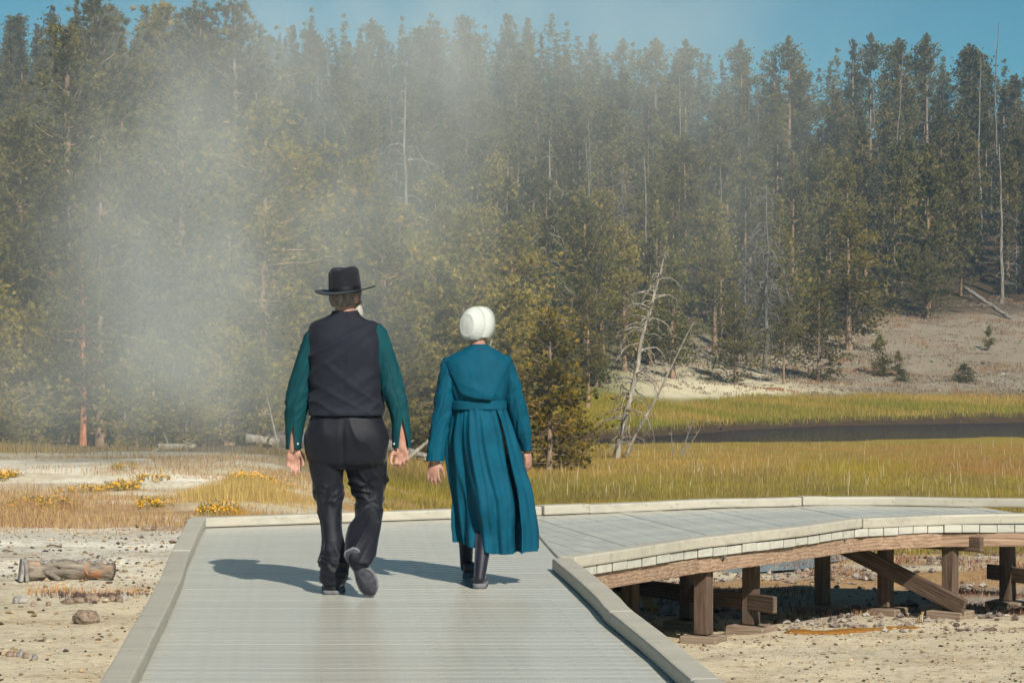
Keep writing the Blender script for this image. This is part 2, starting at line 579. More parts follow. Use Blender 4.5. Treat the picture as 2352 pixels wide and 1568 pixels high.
def kerb_run(P, cuts, w0, w1, seed):
    Lk = plen(P)
    cuts = [0] + [c for c in cuts if c < Lk] + [Lk]
    for k in range(len(cuts) - 1):
        a, b = cuts[k] + .004, cuts[k + 1] - .004
        n = max(3, int((b - a) / .22) + 2)
        strip("kerb", resample(P, a, b, n), w0, w1, .004, .078 + .004 * ((k + seed) % 2), M_KERB, .012, .010, seed + k)

kerb_run(L_OUT, [1.4, 4.25, 7.9, 11.2], -.125, 0, 1)
kerb_run(R_IN, [2.0, 5.2, 7.65], -.125, 0, 20)
kerb_run(FAR, [2.98, 3.45, 5.55, 5.82, 9.0], -.13, 0, 40)
kerb_run(NEAR + np.array([.02, 0]), [3.95, 6.7], 0.0, .12, 60)

def beam(name, p0, p1, w, h, mat, parent=None, bev=.006, up=(0, 0, 1)):
    """a timber from p0 to p1 (world), w across, h in its upright direction"""
    p0, p1 = Vector(p0), Vector(p1)
    d = (p1 - p0)
    Lh = d.length / 2
    x = d.normalized()
    y_ = Vector(up).cross(x)
    if y_.length < .05:
        y_ = Vector((0, 1, 0)).cross(x)
    y_.normalize()
    z_ = x.cross(y_)
    V, Fq = box_vf((0, 0, 0), (Lh, w / 2, h / 2))
    me = mesh_np(name, V, [Fq], False)
    if bev:
        bevel_mesh(me, bev)
    o = link(name, me, parent or board, mat)
    M = Matrix((x, y_, z_)).transposed().to_4x4()
    M.translation = (p0 + p1) / 2 - Vector(B0)
    o.matrix_local = M
    return o

# rim beams along the raised branch, then the plain joists of the main deck
rim = offset(NEAR, .045)
for a, b in ((0, 1.74), (1.745, 3.98), (3.985, 6.4), (6.405, 9.1)):
    P = resample(rim, a, b, 4)
    strip("rim_beam", P, -.022, .022, -.172, -.064, M_BEAM, .006)
for px_ in (L_OUT + np.array([.07, 0]), R_IN + np.array([.05, 0])):
    strip("rim_beam", resample(px_, .1, plen(px_) - .1, 8), -.022, .022, -.17, -.064, M_BEAM, .006)
fr = offset(FAR, -.06)
strip("rim_beam", resample(fr, .1, plen(fr) - .1, 9), -.022, .022, -.17, -.064, M_BEAM, .006)

def post(x, y, rot, top=-.066, pw=.105, pad=(.15, .13, .075)):
    g = ground(x, y)
    o = beam("post", (x, y, g + pad[2] - .012), (x, y, top), pw, pw, M_POST, None, .006, (math.sin(rot), math.cos(rot), 0))
    V, Fq = box_vf((0, 0, 0), (pad[0], pad[1], pad[2] / 2))
    me = bevel_mesh(mesh_np("footing", V, [Fq], False), .008)
    p = link("footing", me, board, M_PAD, tuple(np.array([x, y, g + pad[2] / 2 - .018]) - B0))
    p.rotation_euler = (0, 0, -rot + .1)
    return o

def bolt(x, y, z, d):
    d = Vector(d).normalized()
    P = np.array([[(0, 0, 0), (.006, 0, 0), (.008, 0, 0), (.026, 0, 0)]])
    V, Qd = tubes(P, np.array([[.021, .021, .012, .011]]), 8)
    me = mesh_np("bolt", V, [Qd, np.array([[24, 25, 26, 27, 28, 29, 30, 31]])], False)
    o = link("bolt", me, board, M_BOLT, tuple(np.array([x, y, z]) - B0))
    o.rotation_euler = d.to_track_quat('X', 'Z').to_euler()

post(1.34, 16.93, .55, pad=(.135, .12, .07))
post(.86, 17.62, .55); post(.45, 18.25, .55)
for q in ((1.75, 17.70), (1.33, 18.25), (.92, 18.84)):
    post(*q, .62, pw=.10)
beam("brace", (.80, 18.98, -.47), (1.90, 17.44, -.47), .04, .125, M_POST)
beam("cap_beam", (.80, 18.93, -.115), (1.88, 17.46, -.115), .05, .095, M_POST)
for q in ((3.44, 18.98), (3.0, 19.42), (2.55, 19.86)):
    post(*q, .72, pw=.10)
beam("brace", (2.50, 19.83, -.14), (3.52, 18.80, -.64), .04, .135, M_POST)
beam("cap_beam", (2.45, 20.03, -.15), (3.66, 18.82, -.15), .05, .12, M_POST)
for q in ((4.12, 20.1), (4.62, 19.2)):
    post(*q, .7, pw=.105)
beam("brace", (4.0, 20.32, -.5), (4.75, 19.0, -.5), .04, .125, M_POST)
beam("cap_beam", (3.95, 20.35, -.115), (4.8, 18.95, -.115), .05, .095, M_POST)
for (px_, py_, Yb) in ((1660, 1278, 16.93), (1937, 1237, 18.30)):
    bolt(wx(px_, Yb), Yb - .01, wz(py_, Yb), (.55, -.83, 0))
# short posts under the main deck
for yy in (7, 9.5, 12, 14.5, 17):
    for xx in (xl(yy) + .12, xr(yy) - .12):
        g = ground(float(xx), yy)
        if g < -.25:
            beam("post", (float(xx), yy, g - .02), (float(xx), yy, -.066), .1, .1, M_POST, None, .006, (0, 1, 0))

# ------------------------------------------------------------------ people
def spl(A, n):
    """Catmull-Rom through the rows of A, n rows out"""
    A = np.asarray(A, float)
    k = len(A)
    t = np.linspace(0, k - 1, n)
    i = np.clip(np.floor(t).astype(int), 0, k - 2)
    f = (t - i)[:, None]
    g = lambda j: A[np.clip(j, 0, k - 1)]
    p0, p1, p2, p3 = g(i - 1), g(i), g(i + 1), g(i + 2)
    return .5 * (2 * p1 + (p2 - p0) * f + (2 * p0 - 5 * p1 + 4 * p2 - p3) * f ** 2 + (3 * p1 - p0 - 3 * p2 + p3) * f ** 3)

def superring(th, a, b, ex):
    c, s = np.cos(th), np.sin(th)
    return a * np.sign(c) * np.abs(c) ** (2 / ex), b * np.sign(s) * np.abs(s) ** (2 / ex)

def loft(rings, nr=40, ns=48, ex=2.2, caps=True):
    """rings (cx, cy, cz, a, b): level ellipses, top to bottom -> closed surface"""
    R = spl(rings, nr)
    th = np.arange(ns) / ns * 2 * PI
    x, y = superring(th[None, :], R[:, 3:4], R[:, 4:5], ex)
    V = np.stack([R[:, 0:1] + x, R[:, 1:2] + y, np.repeat(R[:, 2:3], ns, 1)], -1).reshape(-1, 3)
    idx = np.arange(nr * ns).reshape(nr, ns)
    nx = np.roll(idx, -1, 1)
    Fq = [np.stack([idx[:-1], nx[:-1], nx[1:], idx[1:]], -1).reshape(-1, 4)]
    if caps:
        n = len(V)
        V = np.concatenate([V, R[:1, :3], R[-1:, :3]])
        t0 = np.stack([nx[0], idx[0], np.full(ns, n)], 1)
        t1 = np.stack([idx[-1], nx[-1], np.full(ns, n + 1)], 1)
        Fq.append(np.concatenate([t0, t1]))
    return V, Fq

def capsule(p, q, r0, r1, ns=12, nr=7):
    """tapered capsule with round ends"""
    p, q = np.asarray(p, float), np.asarray(q, float)
    d = q - p
    Ld = np.linalg.norm(d) + 1e-9
    d = d / Ld
    ref = np.array([0, 0, 1.]) if abs(d[2]) < .9 else np.array([1., 0, 0])
    u = np.cross(d, ref); u /= np.linalg.norm(u)
    w = np.cross(d, u)
    pr = []
    for a in np.linspace(-PI / 2 + .25, 0, 4):
        pr.append((r0 * math.sin(a), r0 * math.cos(a)))
    for a in np.linspace(0, PI / 2 - .25, 4):
        pr.append((Ld + r1 * math.sin(a), r1 * math.cos(a)))
    th = np.arange(ns) / ns * 2 * PI
    V = np.concatenate([p + d * s + r * (np.cos(th)[:, None] * u + np.sin(th)[:, None] * w) for s, r in pr])
    K = len(pr)
    idx = np.arange(K * ns).reshape(K, ns)
    nx = np.roll(idx, -1, 1)
    Q4 = np.stack([idx[:-1], nx[:-1], nx[1:], idx[1:]], -1).reshape(-1, 4)
    n = len(V)
    V = np.concatenate([V, [p - d * r0], [q + d * r1]])
    T3 = np.concatenate([np.stack([nx[0], idx[0], np.full(ns, n)], 1), np.stack([idx[-1], nx[-1], np.full(ns, n + 1)], 1)])
    return V, [Q4, T3]

def ellipsoid(c, r, R=None, nu=16, nv=10):
    V = []
    for i in range(1, nv):
        a = PI * i / nv
        for j in range(nu):
            b = 2 * PI * j / nu
            V.append((math.sin(a) * math.cos(b), math.sin(a) * math.sin(b), math.cos(a)))
    V.append((0, 0, 1)); V.append((0, 0, -1))
    V = np.array(V) * np.asarray(r)
    if R is not None:
        V = V @ np.asarray(R).T
    V = V + np.asarray(c)
    idx = np.arange((nv - 1) * nu).reshape(nv - 1, nu)
    nx = np.roll(idx, -1, 1)
    Q4 = np.stack([idx[:-1], idx[1:], nx[1:], nx[:-1]], -1).reshape(-1, 4)
    n = (nv - 1) * nu
    T3 = np.concatenate([np.stack([idx[0], nx[0], np.full(nu, n)], 1), np.stack([nx[-1], idx[-1], np.full(nu, n + 1)], 1)])
    return V, [Q4, T3]

def joinm(parts):
    Vs, F4, F3, o = [], [], [], 0
    for V, Fs in parts:
        Vs.append(V)
        for f in Fs:
            (F4 if f.shape[1] == 4 else F3).append(f + o)
        o += len(V)
    return np.concatenate(Vs), [np.concatenate(f) for f in (F4, F3) if f]

def remesh(parts, voxel, smooth=4, fac=.5):
    """union of closed shapes as one continuous skin -> (V, quads, normals)"""
    V, Fs = joinm(parts)
    me = mesh_np("tmp", V, Fs)
    bm = bmesh.new(); bm.from_mesh(me)
    bmesh.ops.recalc_face_normals(bm, faces=bm.faces)
    bm.to_mesh(me); bm.free()
    o = bpy.data.objects.new("tmp", me)
    COL.objects.link(o)
    r = o.modifiers.new("r", 'REMESH')
    r.mode = 'VOXEL'; r.voxel_size = voxel; r.adaptivity = 0
    s = o.modifiers.new("s", 'SMOOTH')
    s.factor = fac; s.iterations = smooth
    dg = bpy.context.evaluated_depsgraph_get()
    ev = o.evaluated_get(dg)
    m2 = ev.to_mesh()
    V = np.empty(len(m2.vertices) * 3); m2.vertices.foreach_get("co", V); V = V.reshape(-1, 3)
    Nn = np.empty(len(m2.vertices) * 3); m2.vertices.foreach_get("normal", Nn); Nn = Nn.reshape(-1, 3)
    Q4 = np.empty(len(m2.loops), np.int32); m2.loops.foreach_get("vertex_index", Q4)
    lt = np.empty(len(m2.polygons), np.int32); m2.polygons.foreach_get("loop_total", lt)
    ls = np.empty(len(m2.polygons), np.int32); m2.polygons.foreach_get("loop_start", ls)
    Fs = []
    for k in np.unique(lt):
        st = ls[lt == k]
        Fs.append(Q4[st[:, None] + np.arange(k)[None, :]])
    ev.to_mesh_clear()
    bpy.data.objects.remove(o)
    bpy.data.meshes.remove(me)
    return V, Fs, Nn

def normals_of(V, Fs):
    Nn = np.zeros_like(V)
    for f in Fs:
        a = np.cross(V[f[:, 1]] - V[f[:, 0]], V[f[:, 2]] - V[f[:, 0]])
        for k in range(f.shape[1]):
            np.add.at(Nn, f[:, k], a)
    return Nn / (np.linalg.norm(Nn, axis=1, keepdims=True) + 1e-12)

def cloth_mat(name, c, c2, rough=.8, sheen=.2, weave=420, spec=.3):
    m, N, L, bs = nodes_of(name)
    v = objvec(N, L)
    n = noise(N, L, v, 7, 4, .6)
    c, c2 = tuple(k * .82 for k in c), tuple(k * .82 for k in c2)
    r = ramp(N, [(.32, c), (.7, c2)])
    L.new(n.outputs[0], r.inputs[0]); L.new(r.outputs[0], bs.inputs["Base Color"])
    bs.inputs["Roughness"].default_value = rough
    bs.inputs["Specular IOR Level"].default_value = spec
    bs.inputs["Sheen Weight"].default_value = sheen
    bs.inputs["Sheen Roughness"].default_value = .4
    w = noise(N, L, v, weave, 2, .5)
    bump(N, L, w.outputs[0], .25, .0015, bs)
    return m

M_SKIN = mat_noise("skin", lin(156, 112, 95), lin(182, 139, 121), 26, .55, .15, .002, spec=.35)
_sk = M_SKIN.node_tree.nodes["Principled BSDF"]
_sk.inputs["Subsurface Weight"].default_value = .08
_sk.inputs["Subsurface Radius"].default_value = (.01, .004, .002)
M_VEST = cloth_mat("charcoal_wool", lin(18, 22, 33), lin(29, 34, 47), .8, .06)
M_TROUS = cloth_mat("navy_satin", lin(11, 13, 22), lin(18, 21, 33), .62, .12, 300, .3)
M_SHIRT = cloth_mat("teal_shirt", lin(2, 58, 66), lin(8, 76, 82), .72, 0, 420, .2)
M_DRESS = cloth_mat("teal_dress", lin(0, 70, 92), lin(0, 88, 112), .75, 0, 420, .15)
M_HAT = cloth_mat("black_felt", lin(16, 18, 24), lin(26, 29, 36), .9, .2)
M_BAND = cloth_mat("hat_band", lin(12, 13, 17), lin(18, 19, 24), .5, .05)
M_CAP = cloth_mat("white_organdy", lin(196, 200, 192), lin(208, 210, 204), .8, .0)
M_HAIR = mat_noise("grey_hair", lin(70, 64, 62), lin(128, 120, 114), 60, .6, .5, .004, (1, 1, .15))
M_BEARD = mat_noise("white_beard", lin(140, 136, 128), lin(176, 172, 162), 60, .7, .5, .006, (1, 1, .15))
M_LEATHER = mat_noise("black_leather", lin(14, 14, 18), lin(26, 26, 32), 40, .32, .2, .001, spec=.5)
M_SOLE = mat_noise("worn_rubber_sole", lin(84, 84, 90), lin(120, 118, 120), 22, .8, .4, .002)
M_TREAD = mat_noise("sole_tread", lin(40, 40, 48), lin(74, 72, 80), 34, .9, .8, .004)
M_WELT = mat_noise("shoe_welt", lin(40, 40, 44), lin(66, 64, 66), 60, .7, .2, .001)
M_STOCK = cloth_mat("dark_stocking", lin(20, 20, 34), lin(30, 30, 46), .5, .3, 600)
M_EYE = mat_noise("eye_white", lin(226, 222, 214), lin(232, 228, 222), 5, .2, 0)

def put(name, V, Fs, root, mat, parent=None):
    o = link(name, mesh_np(name, np.asarray(V) - np.array(root.location), Fs), parent or root, mat)
    return o

def hand_parts(wrist, down, back, thumb, curl, spread=.10, scale=1.0, curls=None):
    """palm and five fingers; down = fingers' direction, back = away from the palm, thumb = side the thumb is on"""
    dn = np.array(down, float); dn /= np.linalg.norm(dn)
    th = np.array(thumb, float); th -= dn * th.dot(dn); th /= np.linalg.norm(th)
    bk = np.cross(dn, th)
    if bk.dot(np.array(back)) < 0:
        bk = -bk
    pa = -bk
    w = np.array(wrist, float)
    s = scale
    P = []
    R = np.stack([th, bk, dn], 1)
    P.append(ellipsoid(w + dn * .050 * s, (.040 * s, .016 * s, .056 * s), R))
    P.append(ellipsoid(w + dn * .035 * s + th * .022 * s + pa * .008 * s, (.020 * s, .016 * s, .034 * s), R))
    P.append(ellipsoid(w + dn * .045 * s - th * .024 * s + pa * .006 * s, (.016 * s, .014 * s, .036 * s), R))
    offs = [.031, .0105, -.0105, -.030]
    lens = [.072, .081, .075, .058]
    for k in range(4):
        cu = curl if curls is None else curls[k]
        base = w + dn * (.088 - .006 * abs(k - 1)) * s + th * offs[k] * s
        ang = cu * .35
        p = base - dn * .015 * s
        sp = (1.2 - k) * spread
        r = [.0098, .0092, .0086, .0074]
        segs = [.47, .30, .23]
        prev = p
        for q, f in enumerate(segs):
            d = dn * math.cos(ang) + pa * math.sin(ang) + th * sp * math.cos(ang)
            d /= np.linalg.norm(d)
            nxt = prev + d * lens[k] * f * s * (1.2 if q == 0 else 1)
            sc_ = (1 - .04 * (k == 3)) * s
            P.append(capsule(prev, nxt, r[q] * sc_, r[q + 1] * sc_, 10))
            prev = nxt
            ang += cu * (.95 if q == 0 else .75)
    tb = w + dn * .022 * s + th * .026 * s + pa * .006 * s
    t1 = tb + (dn * .72 + th * .58 + pa * .30) * .042 * s
    t2 = t1 + (dn * .90 + th * .18 + pa * .42) * .034 * s
    t3 = t2 + (dn * .90 - th * .10 + pa * .45) * .026 * s
    P += [capsule(tb, t1, .0140 * s, .0115 * s, 10), capsule(t1, t2, .0112 * s, .0100 * s, 10), capsule(t2, t3, .0100 * s, .0078 * s, 10)]
    return P

def head_parts(c, yaw, tilt, s=1.0):
    """c = centre of the skull; the face looks along +Y turned by yaw"""
    R0 = np.array(Matrix.Rotation(tilt, 3, 'Y') @ Matrix.Rotation(yaw, 3, 'Z'))
    c = np.array(c, float)
    P = []
    def e(p, r):
        P.append(ellipsoid(c + R0 @ (np.array(p) * s), np.array(r) * s, R0))
    e((0, -.005, .012), (.076, .096, .098))
    e((0, .030, -.045), (.060, .066, .072))
    e((0, .052, -.092), (.034, .034, .026))
    e((0, .098, -.028), (.013, .022, .024))
    e((0, .090, -.008), (.009, .016, .030))
    e((0, .083, .018), (.055, .014, .012))
    e((0, .088, -.062), (.026, .014, .007)); e((0, .086, -.074), (.023, .014, .008))
    for sx in (-1, 1):
        e((sx * .035, .078, -.034), (.022, .018, .020))
        e((sx * .080, .004, -.014), (.010, .021, .034))
        e((sx * .086, -.006, -.012), (.006, .014, .028))
    return P, R0

# ---- the person in the hat
MY = 13.75
def mp(px, py, Y=MY): return np.array([wx(px, Y), Y, wz(py, Y)])
def ring(py, l, r, b, Y=MY, dy=0.0):
    return (wx((l + r) / 2, Y), Y + dy, wz(py, Y), (r - l) / 2 / F * Y, b)

hat_p = thing("person", "person in black brimmed hat, dark vest, teal shirt and black trousers, walking away on boardwalk", "person", (wx(780, MY), MY, 0))
body = []
hd = mp(793, 678)
hp, HR = head_parts(hd, math.radians(-38), math.radians(3.5))
body += hp
body += [capsule(hd + np.array([0, -.005, -.05]), mp(792, 740) + np.array([0, -.005, 0]), .056, .062, 20)]
body += [loft([ring(735, 742, 842, .07), ring(760, 722, 862, .09), ring(850, 726, 862, .105), ring(930, 728, 862, .11), ring(1000, 716, 878, .105), ring(1040, 725, 872, .085)], 24, 32)]
def limb(rows, Y0, ydrift, rad):
    """flesh inside a sleeve: capsules along the sleeve's own middle"""
    n = len(rows)
    P = [(wp3((l + r) / 2, py, Y0 + ydrift * k / (n - 1))) for k, (py, l, r, b) in enumerate(rows)]
    R = np.interp(np.linspace(0, 1, n), [0, .5, 1], rad)
    return [capsule(P[k], P[k + 1], R[k], R[k + 1], 16) for k in range(2, n - 1)] + [capsule(P[2] + np.array([0, 0, .05]), P[2], .03, R[2], 12)]
def wp3(px, py, Y): return np.array([wx(px, Y), Y, wz(py, Y)])
def limb_rings(rings, rad):
    P = [np.array(q[:3]) for q in rings]
    n = len(P)
    R = np.interp(np.linspace(0, 1, n), [0, .5, 1], rad)
    return [capsule(P[k], P[k + 1], R[k], R[k + 1], 16) for k in range(n - 1)]
SL_L = [(752, 716, 742, .030), (768, 703, 738, .055), (806, 688, 728, .064), (857, 670, 718, .066), (895, 661, 714, .066), (927, 656, 708, .064), (965, 656, 700, .056), (1000, 657, 694, .050), (1031, 658, 690, .046)]
SL_R = [(742, 838, 866, .030), (756, 842, 884, .055), (806, 856, 902, .064), (857, 866, 918, .066), (895, 874, 928, .066), (927, 886, 936, .064), (965, 899, 940, .056), (1000, 901, 943, .052), (1028, 902, 944, .048)]
tl = [ring(1000, 703, 798, .105), ring(1055, 711, 789, .100, dy=.02), ring(1091, 715, 786, .090, dy=.035), ring(1151, 725, 785, .078, dy=.05), ring(1211, 736, 785, .074, dy=.02), ring(1253, 741, 793, .078, dy=-.01), ring(1296, 738, 801, .088, dy=-.03), ring(1322, 739, 797, .09, dy=-.035), ring(1338, 741, 791, .092, dy=-.035)]
tr_ = [ring(1003, 793, 891, .105), ring(1061, 790, 887, .098, dy=.04), ring(1110, 804, 884, .086, dy=.09), ring(1140, 814, 878, .080, dy=.10), ring(1181, 815, 878, .074, dy=.02), ring(1226, 801, 874, .074, dy=-.12), ring(1259, 798, 867, .076, dy=-.20), ring(1284, 808, 860, .070, dy=-.24)]
lh = [None, None, mp(674, 1026, 13.80)]
rh = [None, None, mp(922, 1020, 13.73)]
body += limb(SL_L, MY, .05, (.045, .040, .030)) + limb(SL_R, MY, -.02, (.045, .040, .030))
body += limb_rings(tl, (.07, .05, .04)) + limb_rings(tr_[:-1], (.07, .05, .04))
body += hand_parts(lh[2] + np.array([0, .004, .0]), (0.02, -.04, -1), (0, 1, 0), (1, 0, 0), .42, .03, 1.04, [.20, .40, .50, .62])
body += hand_parts(rh[2] + np.array([0, .004, .0]), (0.03, -.10, -1), (-.1, 1, 0), (-1, 0.05, 0), 1.0, .02, 1.06, [1.0, 1.1, 1.15, 1.15])
V, Fs, Nn = remesh(body, .0052, 3)
put("body", V, Fs, hat_p, M_SKIN)

def eyes(c, R0, root, s=1.0):
    P = []
    for sx in (-1, 1):
        P.append(ellipsoid(np.array(c) + R0 @ (np.array((sx * .031, .0805, .002)) * s), (.0125, .0125, .011)))
    V, Fs = joinm(P)
    put("eyes", V, Fs, root, M_EYE)
eyes(hd, HR, hat_p)

def fold_noise(V, sc, seed, octv=3):
    return fbm(V * np.asarray(sc), octv, seed) - .5

# hair at the back of the head, beard beside the face
def shell(c, R0, r, keep, name, root, mat, amp=.006, s=1.0):
    P, Fs = ellipsoid((0, 0, 0), (1, 1, 1), None, 56, 40)
    dirs = P.copy()
    V = P * np.array(r)
    V = V + dirs * (amp * (fbm(P * np.array([9, 9, 3]), 3, 4) - .5) * 2)[:, None]
    V = V @ R0.T + np.array(c)
    ok = keep(P)
    F2 = [f[ok[f].all(1)] for f in Fs]
    put(name, V, F2, root, mat)
shell(hd, HR, (.083, .104, .110), lambda P: (P[:, 2] > -.52 + .25 * P[:, 1]) & (P[:, 1] < .55), "hair", hat_p, M_HAIR)
bd = []
for t in np.linspace(-1, 1, 9):
    a = t * 1.25
    bd.append(ellipsoid(hd + HR @ np.array([.066 * math.sin(a), .030 + .058 * math.cos(a), -.085 - .035 * math.cos(a)]), (.026, .026, .046 + .02 * math.cos(a))))
V, Fs, Nn = remesh(bd, .006, 2)
V = V + Nn * (.010 * (fbm(V * np.array([90, 90, 22]), 3, 8) - .3))[:, None]
put("beard", V, Fs, hat_p, M_BEARD)

# hat: crown, band and a brim with upturned sides
hat = bpy.data.objects.new("hat", None); COL.objects.link(hat); hat.parent = hat_p
hatc = mp(793, 669)
HT = np.array(Matrix.Rotation(math.radians(-4.5), 3, 'Y') @ Matrix.Rotation(math.radians(4), 3, 'X') @ Matrix.Rotation(math.radians(-20), 3, 'Z'))
nr, ns = 26, 72
th = np.arange(ns) / ns * 2 * PI
prof = spl([(.091, .105, -.008), (.0905, .104, .02), (.087, .100, .07), (.083, .096, .115), (.073, .085, .129), (.062, .073, .138), (.042, .05, .140), (.004, .006, .136)], nr)
V = []
for a, b, z in prof:
    dent = np.exp(-((np.cos(th) * a) / .03) ** 2) * (.012 if z > .125 else 0) * np.clip((.095 - np.abs(b)) / .02, 0, 1)
    wob = 1 + .012 * np.sin(2 * th + 1) + .008 * np.sin(3 * th)
    V.append(np.stack([a * np.cos(th) * wob, b * np.sin(th) * wob, np.full(ns, z) - dent], 1))
V = np.concatenate(V)
idx = np.arange(nr * ns).reshape(nr, ns); nx = np.roll(idx, -1, 1)
Fs = [np.stack([idx[:-1], nx[:-1], nx[1:], idx[1:]], -1).reshape(-1, 4), ]
put("crown", V @ HT.T + hatc, Fs, hat_p, M_HAT, hat)
bandV = np.concatenate([np.stack([(a + .0015) * np.cos(th), (b + .0015) * np.sin(th), np.full(ns, z)], 1) for a, b, z in ((.0905, .104, .004), (.0905, .1035, .016), (.0885, .1015, .030))])
idx = np.arange(3 * ns).reshape(3, ns); nx = np.roll(idx, -1, 1)
put("band", bandV @ HT.T + hatc, [np.stack([idx[:-1], nx[:-1], nx[1:], idx[1:]], -1).reshape(-1, 4)], hat_p, M_BAND, hat)
brim = []
for side in (0, 1):
    rr2 = np.linspace(0, 1, 8) if side == 0 else np.linspace(1, 0, 8)
    for t in rr2:
        a = .089 + t * .083
        b = .102 + t * .085
        lift = .014 * t ** 2 * np.cos(th) ** 2 - .006 * t * np.sin(th) ** 2 + .004 * t * np.sin(2 * th + .6)
        brim.append(np.stack([a * np.cos(th), b * np.sin(th), lift + (.004 if side == 0 else -.001)], 1))
idx = np.arange(16 * ns).reshape(16, ns); nx = np.roll(idx, -1, 1)
put("brim", np.concatenate(brim) @ HT.T + hatc, [np.stack([idx[:-1], nx[:-1], nx[1:], idx[1:]], -1).reshape(-1, 4)], hat_p, M_HAT, hat)

# vest
vr = [ring(716, 769, 817, .058, dy=-.008), ring(724, 764, 824, .066, dy=-.006), ring(733, 748, 838, .080), ring(742, 729, 856, .092), ring(752, 716, 867, .103), ring(775, 712, 870, .120, dy=-.006),
      ring(810, 714, 872, .130, dy=-.008), ring(850, 715, 873, .132, dy=-.004), ring(900, 716, 873, .130, dy=.006), ring(935, 715, 874, .132, dy=.008), ring(953, 715, 875, .134, dy=.008)]
V, Fs = loft(vr, 110, 128, 2.35, False)
Nn = normals_of(V, Fs)
if (Nn * (V - V.mean(0))).sum() < 0: Nn = -Nn
zr = V[:, 2]
d = .010 * fold_noise(V, (7, 5, 11), 3) + .016 * fold_noise(np.c_[V[:, 0] * 6 + V[:, 2] * 7, V[:, 1] * 5, V[:, 2] * 3 - V[:, 0] * 2], (1, 1, 1), 12)
rid = 1 - np.abs(2 * fbm(np.c_[V[:, 0] * 5 - V[:, 2] * 8, V[:, 1] * 3, V[:, 2] * 2.5], 2, 77) - 1)
d = d + .013 * np.clip(rid, 0, 1) ** 5
rid = 1 - np.abs(2 * fbm(np.c_[V[:, 0] * 7 + V[:, 2] * 11, V[:, 1] * 3, V[:, 2] * 2], 2, 78) - 1)
d = d + .009 * np.clip(rid, 0, 1) ** 6 * np.clip((wz(800, MY) - V[:, 2]) / .15, 0, 1)
hem = np.clip((wz(935, MY) - zr) / .03, 0, 1)
d = d + .006 * hem
seam = -.003 * np.exp(-((V[:, 0] - wx(794, MY)) / .004) ** 2) * (V[:, 1] < MY)
V = V + Nn * (d + seam)[:, None]
vest = put("vest", V, Fs, hat_p, M_VEST)
md = vest.modifiers.new("thick", 'SOLIDIFY'); md.thickness = .006; md.offset = -1

# trousers: hips and two legs as one cloth
hips = [ring(944, 718, 873, .128, dy=.008), ring(975, 708, 882, .138, dy=0), ring(1003, 702, 891, .140, dy=-.004), ring(1035, 706, 889, .124), ring(1060, 714, 884, .10), ring(1072, 735, 865, .06)]
V, Fs, Nn = remesh([loft(hips, 40, 56, 2.3), loft(tl, 60, 44, 2.1), loft(tr_, 60, 44, 2.1)], .0075, 5)
X_, Y_, Z_ = V.T
isR = X_ > wx(797, MY)
def bandz(py0, py1): 
    c, h = wz((py0 + py1) / 2, MY), abs(wz(py0, MY) - wz(py1, MY)) / 2
    return np.exp(-((Z_ - c) / h) ** 2)
def rid3(ax, ay, az, seed, th=.6):
    r = 1 - np.abs(2 * fbm(np.c_[ax, ay, az], 2, seed) - 1)
    return np.clip(r, 0, 1) ** (5 if th > .5 else 4) * 1.5
ang = np.arctan2(Y_ - MY, X_ - np.where(isR, wx(846, MY), wx(757, MY)))
cx_, sx_ = np.cos(ang), np.sin(ang)
d = .008 * fold_noise(V, (9, 7, 4), 31)
d += .016 * bandz(1080, 1165) * isR * rid3(cx_ * 1.1, sx_ * 1.1, Z_ * 17 + X_ * 9, 41, .45)
d += .012 * bandz(1110, 1185) * ~isR * rid3(cx_ * 1.1, sx_ * 1.1, Z_ * 16 - X_ * 10, 42, .5)
d += .016 * bandz(1250, 1335) * ~isR * rid3(cx_ * 1.2, sx_ * 1.2, Z_ * 19 + X_ * 8, 43, .45)
d += .012 * bandz(1180, 1275) * isR * rid3(cx_ * 1.0, sx_ * 1.0, Z_ * 9 - X_ * 16, 44, .5)
d += .009 * rid3(X_ * 9 + Z_ * 3, Y_ * 5, Z_ * 2.0, 91, .7) * bandz(955, 1110)
d -= .014 * np.exp(-((X_ - wx(791, MY)) / .012) ** 2) * bandz(985, 1060) * (Y_ < MY)
V = V + Nn * d[:, None]
put("trousers", V, Fs, hat_p, M_TROUS)

